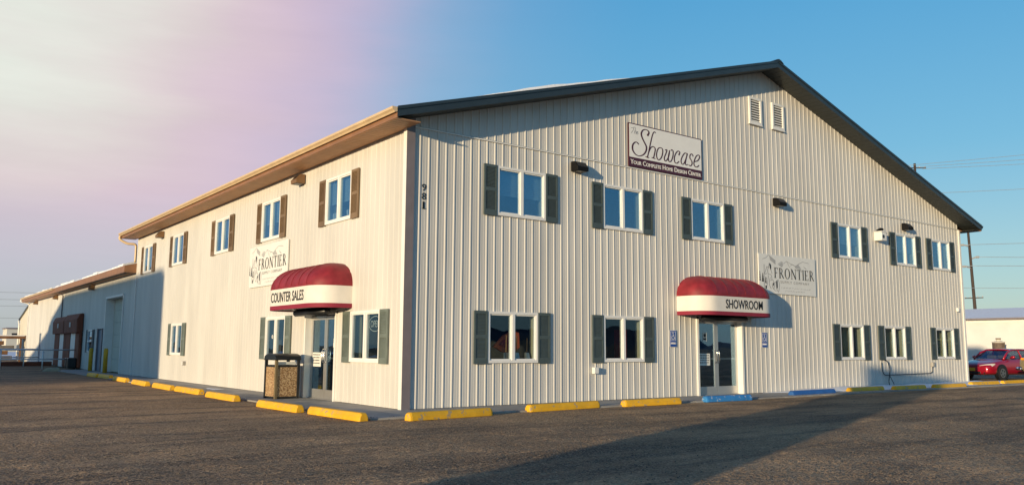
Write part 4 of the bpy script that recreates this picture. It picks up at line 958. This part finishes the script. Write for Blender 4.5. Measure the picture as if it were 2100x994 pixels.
# ------------------------------------------------------------------ snow strip along the gable foot
b = MB('snow'); n = 60; rows = 7; V = []
for i in range(n+1):
    x_ = 12.4+i*(27.6-12.4)/n; wdt = min(1, (x_-12.3)/3.5)
    for j in range(rows+1):
        t = j/rows; y_ = -.03-(1.02*wdt+.10*math.sin(x_*1.9)*wdt+.03*math.sin(x_*5.3))*t
        V.append((x_, y_, .013+(.085*wdt)*(1-t**2.2)*(.85+.22*math.sin(x_*2.7+t*4)+.1*random.random())-.02*(t > .99)))
b.add(V, [(i*(rows+1)+j, (i+1)*(rows+1)+j, (i+1)*(rows+1)+j+1, i*(rows+1)+j+1) for i in range(n) for j in range(rows)])
tag(b.build('snow_bank', smooth=True), 'low strip of old snow along right foot of gable', 'snow', kind='stuff')

# ------------------------------------------------------------------ right background
wb = thing('white_store_building', 'long low white building with snow covered roof at far right', 'building', (95, 28, 0))
MB('white_wall').box(0, .25, -60, 50, -.1, 4.86).build('wall', wb); MB('white_wall').prism([(0, 0), (22, 0), (22, 4.86), (11, 6.5), (0, 4.86)], 'y', 49.8, 50).build('end_wall', wb)
b = MB('snow'); b.prism([(-.6, 5.02), (11, 6.66), (11, 6.56), (-.6, 4.90)], 'y', -60.5, 50.5); b.prism([(22.6, 5.02), (11.001, 6.66), (11.001, 6.56), (22.6, 4.90)], 'y', -60.5, 50.5); b.build('roof', wb)
MB('trim_taupe').box(-.68, -.602, -60.5, 50.5, 4.82, 5.02).build('eave_trim', wb); MB('trim_white').box(-.05, -.001, -60, 50, 4.5, 4.81).build('frieze_board', wb)
dr = thing('vent_drum', 'brown drum with small cream cap before the white building', 'drum', (92, 26.0, 0)); MB('brown_paint').tube([(0, 0, 0), (0, 0, 2.12)], .64, 18).build('drum', dr, smooth=False); MB('cream_wall').tube([(0, 0, 2.12), (0, 0, 2.2), (0, 0, 2.3)], [.68, .68, .32], 18).build('lid', dr); MB('cream_wall').tube([(0, 0, 2.3), (0, 0, 2.5)], .24, 12).build('neck', dr); MB('brown_paint').tube([(0, 0, 2.501), (0, 0, 2.64)], .27, 12).build('cap', dr)

def utility_pole(loc, h, label, arms, lean=0., lean_y=0., trans=False, r=.16):
    o = thing('utility_pole', label, 'utility pole', loc); o.rotation_euler = (lean_y, lean, 0)
    MB('pole_wood').tube([(0, 0, -.3), (0, 0, h)], [r, r*.62], 10).build('post', o, smooth=True)
    for (z_, L_, a) in arms:
        c, s = math.cos(a), math.sin(a); am = MB('pole_wood').tube([(-c*L_/2, -s*L_/2, z_), (c*L_/2, s*L_/2, z_)], .07, 6).build('crossarm', o)
        for t in (-.46, -.2, .2, .46): MB('insulator').tube([(c*L_*t, s*L_*t, z_+.05), (c*L_*t, s*L_*t, z_+.14), (c*L_*t, s*L_*t, z_+.24)], [.04, .08, .03], 8).build('insulator', am)
    if trans:
        for k in (-.55, .55): MB('brick_gray').tube([(k, -.35, h-3.2), (k, -.35, h-3.1), (k, -.35, h-2.1), (k, -.35, h-2.0)], [.25, .32, .32, .22], 12).build('transformer', o, smooth=True)
    return o
# pole standing behind the white building
p1 = utility_pole((107.6, 34.9, 0), 17.0, 'leaning dark utility pole behind white building, right of gable', [(8.2, 2.2, -1.1)], 0, 0, r=.25)
p1.rotation_euler = (.0, -.055, 0)
for k, (z_, s) in enumerate(((15.2, -1), (13.5, 1), (12.3, -1))):
    b = MB('brick_gray'); b.tube([(0, 0, z_-.1), (s*.75*.8, -s*.75*.6, z_+.15)], .09, 6); b.tube([(s*.6, -s*.45, z_+.15), (s*.95, -s*.7, z_+.15)], .14, 8); b.build('insulator', p1)
p2 = utility_pole((99.4, 38.0, 0), 26., 'utility pole top with crossarm showing just above the gable roof', [(25.4, 3.0, -.64)], r=.25)
def wire(label, pts, r, group):
    tag(MB('wire').tube(spline(pts, 8), r, 5).build('power_line', smooth=True), label, 'power line', group)
def hang(a, c, sag): m_ = tuple((x_+y_)/2-(sag if i == 2 else 0) for i, (x_, y_) in enumerate(zip(a, c))); return [a, m_, c]
G1 = 'power lines at right'
wire('power line from the uppermost insulator of the leaning pole', hang((105.4, 34.8, 15.2), (140, 3.8, 17.9), .6), .035, G1)
wire('power line from the middle insulator of the leaning pole', hang((107.0, 33.9, 13.6), (140, 4.2, 14.4), .5), .035, G1)
wire('power line from the lowest insulator of the leaning pole', hang((105.6, 34.9, 12.4), (140, 4.2, 13.5), .5), .035, G1)
for k, (z0, z1, lb) in enumerate(((25.7, 32.5, 'highest power line leaving the crossarm above the roof'), (25.5, 31.0, 'second highest power line leaving the crossarm above the roof'), (25.3, 29.5, 'third highest power line leaving the crossarm above the roof'))): wire(lb, hang((98.5+k*.9, 38.6-k*.6, z0), (140, 3.2, z1), .8), .03, G1)
wire('power line crossing the sky midway down the right roof slope', hang((90, 47, 21.5), (140, 3.4, 25.2), .5), .03, G1)
wire('low power line just above the white building roof', hang((95, 45, 9.6), (140, 4.8, 9.4), .1), .03, G1)
G2 = 'power lines at left'
for k, (z_, lb) in enumerate(((8.3, 'highest of four faint power lines at far left'), (7.35, 'second of four faint power lines at far left'), (6.5, 'third of four faint power lines at far left'), (4.9, 'lowest of four faint power lines at far left'))): wire(lb, hang((-30, 128, z_+.1), (40, 96, z_), .15), .03, G2)

# ------------------------------------------------------------------ vehicles
def loft(b, secs):
    n = len(secs[0]); o = len(b.v); b.v += [tuple(p) for s in secs for p in s]
    for j in range(len(secs)-1):
        for i in range(n): b.f.append((o+j*n+i, o+j*n+(i+1) % n, o+(j+1)*n+(i+1) % n, o+(j+1)*n+i)); b.mi.append(b.cur)
    b.f.append(tuple(o+i for i in range(n))[::-1]); b.mi.append(b.cur); b.f.append(tuple(o+(len(secs)-1)*n+i for i in range(n))); b.mi.append(b.cur)
def ring(x, zl, zb, w):
    h = zb-zl
    half = [(w*.62, zl), (w*.93, zl+.05), (w*1.0, zl+.22*h), (w*1.0, zl+.55*h), (w*.975, zl+.80*h), (w*.88, zl+.965*h), (w*.45, zb+.012)]
    return [(x, y, z) for y, z in half]+[(x, -y, z) for y, z in half[::-1]]
def vehicle(name, loc, rotz, paint, label, suv=False):
    o = thing(name, label, 'car', loc, rotz); k = 1.0
    if not suv: st = [(2.29, .34, .60, .56), (2.26, .26, .66, .70), (2.10, .22, .74, .80), (1.75, .21, .83, .85), (1.25, .21, .91, .87), (.85, .21, .96, .87), (0, .20, .97, .88), (-1.0, .21, 1.0, .88), (-1.7, .22, 1.03, .86), (-2.15, .27, 1.0, .80), (-2.28, .36, .92, .68)]
    else: st = [(2.28, .50, .92, .62), (2.25, .42, 1.02, .78), (2.05, .40, 1.10, .88), (1.6, .38, 1.14, .92), (1.0, .38, 1.18, .92), (0, .38, 1.18, .93), (-1.2, .38, 1.18, .93), (-2.0, .40, 1.18, .91), (-2.25, .46, 1.12, .84)]
    b = MB(paint); loft(b, [ring(*s) for s in st]); body = b.build('body', o, smooth=True); sb = body.modifiers.new('sub', 'SUBSURF'); sb.levels = sb.render_levels = 2
    zb, zr = (.95, 1.40) if not suv else (1.16, 1.82)
    # cabin: pillars, roof, panes
    A = {'f': (1.02, .70), 'rf': (.22, .56), 'rr': (-.92, .57), 'b': (-1.72, .68)} if not suv else {'f': (.95, .78), 'rf': (.45, .66), 'rr': (-1.9, .66), 'b': (-2.15, .76)}
    f, rf, rr, bk = A['f'], A['rf'], A['rr'], A['b']
    b = MB(paint); N_ = 6; rows = []
    for i in range(N_+1):
        t = i/N_; x_ = rf[0]+.06+(rr[0]-rf[0]-.12)*t; w = rf[1]+.03; zc = zr+.03*math.sin(math.pi*t)-.01
        rows.append([(x_, w*s, zc-.055*abs(s)**2.2) for s in np.linspace(-1, 1, 9)])
    q = 9; b.add([p for r in rows for p in r], [(j*q+i, j*q+i+1, (j+1)*q+i+1, (j+1)*q+i) for j in range(N_) for i in range(q-1)])
    rfm = b.build('roof', o, smooth=True); sm_ = rfm.modifiers.new('solid', 'SOLIDIFY'); sm_.thickness = .04
    for s in (-1, 1):
        MB(paint).tube([(f[0], s*f[1], zb-.02), ((f[0]+rf[0])/2+.03, s*(f[1]+rf[1]+.03)/2, (zb+zr)/2+.03), (rf[0], s*(rf[1]+.01), zr-.05), ((rf[0]+rr[0])/2, s*(rf[1]+.025), zr-.035), (rr[0], s*(rr[1]+.01), zr-.05), ((bk[0]+rr[0])/2, s*(bk[1]+rr[1])/2, (zb+zr)/2+.05), (bk[0], s*bk[1], zb+.03)], .045, 8).build('pillar', o, smooth=True)
        MB(paint).tube([(-.30, s*(rf[1]+.01), zr-.06), (-.34, s*(f[1]+.03), zb)], .035, 6).build('pillar', o)
        MB('glass_car').quad((f[0]-.05, s*f[1], zb), (rf[0], s*rf[1], zr-.05), (rr[0], s*rr[1], zr-.05), (bk[0], s*bk[1], zb)).build('side_glass', o)
        mr = MB(paint); mr.tube([(.66, s*.78, zb+.04), (.64, s*.90, zb+.08), (.64, s*1.0, zb+.08)], [.03, .07, .06], 8); mr.build('mirror', o, smooth=True)
    MB('glass_car').quad((f[0], -f[1], zb), (f[0], f[1], zb), (rf[0], rf[1], zr-.04), (rf[0], -rf[1], zr-.04)).build('windshield', o)
    MB('glass_car').quad((bk[0], -bk[1], zb), (bk[0], bk[1], zb), (rr[0], rr[1], zr-.04), (rr[0], -rr[1], zr-.04)).build('rear_glass', o)
    for sx in (.35, -.45):
        for s in (-1, 1): MB('brick_gray').box(sx-.3, sx-.12, s*.38-.22, s*.38+.22, .5, zb+.16).build('seat_back', o, bevel=.05)
    # front
    fx = 2.29
    fz = .60 if not suv else .86
    MB('car_black').box(fx-.20, fx-.012, -.36, .36, fz-.05, fz-.012).build('grille', o, bevel=.008); MB('car_black').box(fx-.20, fx-.012, -.36, .36, fz+.01, fz+.04).build('grille', o, bevel=.008)
    MB('car_black').box(fx-.2, fx-.005, -.40, .40, fz-.32, fz-.20).build('air_intake', o, bevel=.02)
    MB('plate_yellow').box(fx+.0, fx+.014, -.15, .15, fz-.19, fz-.05).build('licence_plate', o)
    for s in (-1, 1):
        b = MB('headlight'); V = []
        for (x_, y_, zz, dz) in ((2.265, .36, .60, .055), (2.23, .52, .615, .075), (2.13, .68, .64, .08), (1.98, .785, .68, .06), (1.84, .825, .72, .02)):
            zz += fz-.60; V += [(x_+.022, s*(y_+.008), zz-dz), (x_+.0, s*(y_+.0), zz+dz)]
        b.add(V, [(2*i, 2*i+2, 2*i+3, 2*i+1) for i in range(4)]); b.build('headlight', o, smooth=True)
        if suv: MB('amber').box(1.90, 2.12, s*.90-.03, s*.90+.03, .93, 1.02).build('turn_signal', o, bevel=.01)
        MB('lens').tube([(fx-.06, s*.56, fz-.25), (fx-.02, s*.56, fz-.25)], .05, 10).build('fog_lamp', o)
    if suv: MB('chrome').tube([(2.10, .93, .56), (2.34, .75, .56), (2.38, 0, .56), (2.34, -.75, .56), (2.10, -.93, .56)], .075, 8).build('bumper', o, smooth=True)
    wr = .315 if not suv else .38; wx = (1.42, -1.30) if not suv else (1.38, -1.35); ww = .885 if not suv else .935
    for x_ in wx:
        for s in (-1, 1):
            MB('car_black').tube([(x_, s*(ww-.16), wr+.02), (x_, s*(ww-.006), wr+.02)], wr+.065, 26).build('wheel_arch', o)
            wh = MB('rubber').tube([(x_, s*(ww-.20), wr), (x_, s*(ww-.16), wr), (x_, s*(ww-.02), wr), (x_, s*(ww+.01), wr)], [wr*.9, wr, wr, wr*.88], 28).build('wheel', o)
            rb = MB('rim'); rb.tube([(x_, s*(ww+.0), wr), (x_, s*(ww+.014), wr)], wr*.66, 22); rb.use('car_black')
            for a in range(5):
                t = a*2*math.pi/5; rb.tube([(x_+wr*.40*math.cos(t), s*(ww+.0), wr+wr*.40*math.sin(t)), (x_+wr*.40*math.cos(t), s*(ww+.018), wr+wr*.40*math.sin(t))], wr*.14, 8)
            rb.build('rim', wh)
    for s in (-1, 1): MB('red_box').box(-2.3, -2.12, s*.62-.14, s*.62+.14, zb-.20, zb-.05).build('tail_light', o, bevel=.02)
    return o
vehicle('parked_car', (33.05, 1.62, -.02), math.pi-.17, 'car_red', 'red sedan with yellow front plate parked right of the gable')
vehicle('parked_truck', (31.15, -2.40, -.02), math.pi/2, 'car_khaki', 'khaki vehicle front with amber lamp cut by right frame edge', suv=True)

# ------------------------------------------------------------------ unseen casters to the west, shaped to throw the long evening shadows
nb = thing('unseen_neighbour', 'long grey unseen building west of the lot, shaped to shade the wing', 'building', (-34, 0, 0))  # unseen building, outlined backward from the shade it throws on the wing
k16 = 34*math.tan(SUN_AZ); z16 = 34/math.cos(SUN_AZ)*math.tan(SUN_EL)
prof = [(19.45-k16, -.2), (19.45-k16, 4.27+z16), (24-k16, 4.42+z16), (42.9-k16, 4.15+z16), (43.4-k16, 3.45+z16), (53.2-k16, 1.08+z16), (58-k16, .0+z16), (58-k16, -.2)]
MB('brick_gray').prism(prof, 'x', -14, 0).build('wall', nb); MB('trim_white').box(.001, .06, 14, 18, 0, 3.6).build('overhead_door', nb); MB('roof_metal').box(-14.1, .05, 19.2-k16+.3, 42.5-k16, 4.4+z16, 4.43+z16).build('roof', nb)
tk = thing('shade_truck', 'tall white truck shape added out of view to shade the ground', 'truck', (-11.07, -11.85, 0), SUN_AZ)  # added to cast the band of ground shade; its kind is guessed
MB('truck_white').box(-6.2, 0, -1.12, 1.12, .95, 3.95).build('cargo_box', tk, bevel=.03); MB('truck_white').prism([(-8.2, .55), (-6.35, .55), (-6.35, 2.7), (-7.4, 2.7), (-7.9, 1.7), (-8.2, 1.6)], 'y', -1.05, 1.05).build('cab', tk, bevel=.05); MB('glass_car').prism([(-7.42, 2.6), (-7.88, 1.75), (-7.9, 1.76), (-7.44, 2.62)], 'y', -.95, .95).build('windshield', tk)
MB('plastic_dark').box(-6.3, -.1, -.5, .5, .6, .94).build('chassis', tk); MB('plastic_dark').box(-.25, -.05, -1.1, 1.1, .45, .62).build('bumper', tk)
for x_ in (-7.3, -1.6):
    for s in (-1, 1):
        wh = MB('rubber').tube([(x_, s*.78, .48), (x_, s*1.06, .48)], .48, 20).build('wheel', tk); MB('rim').tube([(x_, s*1.061, .48), (x_, s*1.075, .48)], .26, 16).build('rim', wh)
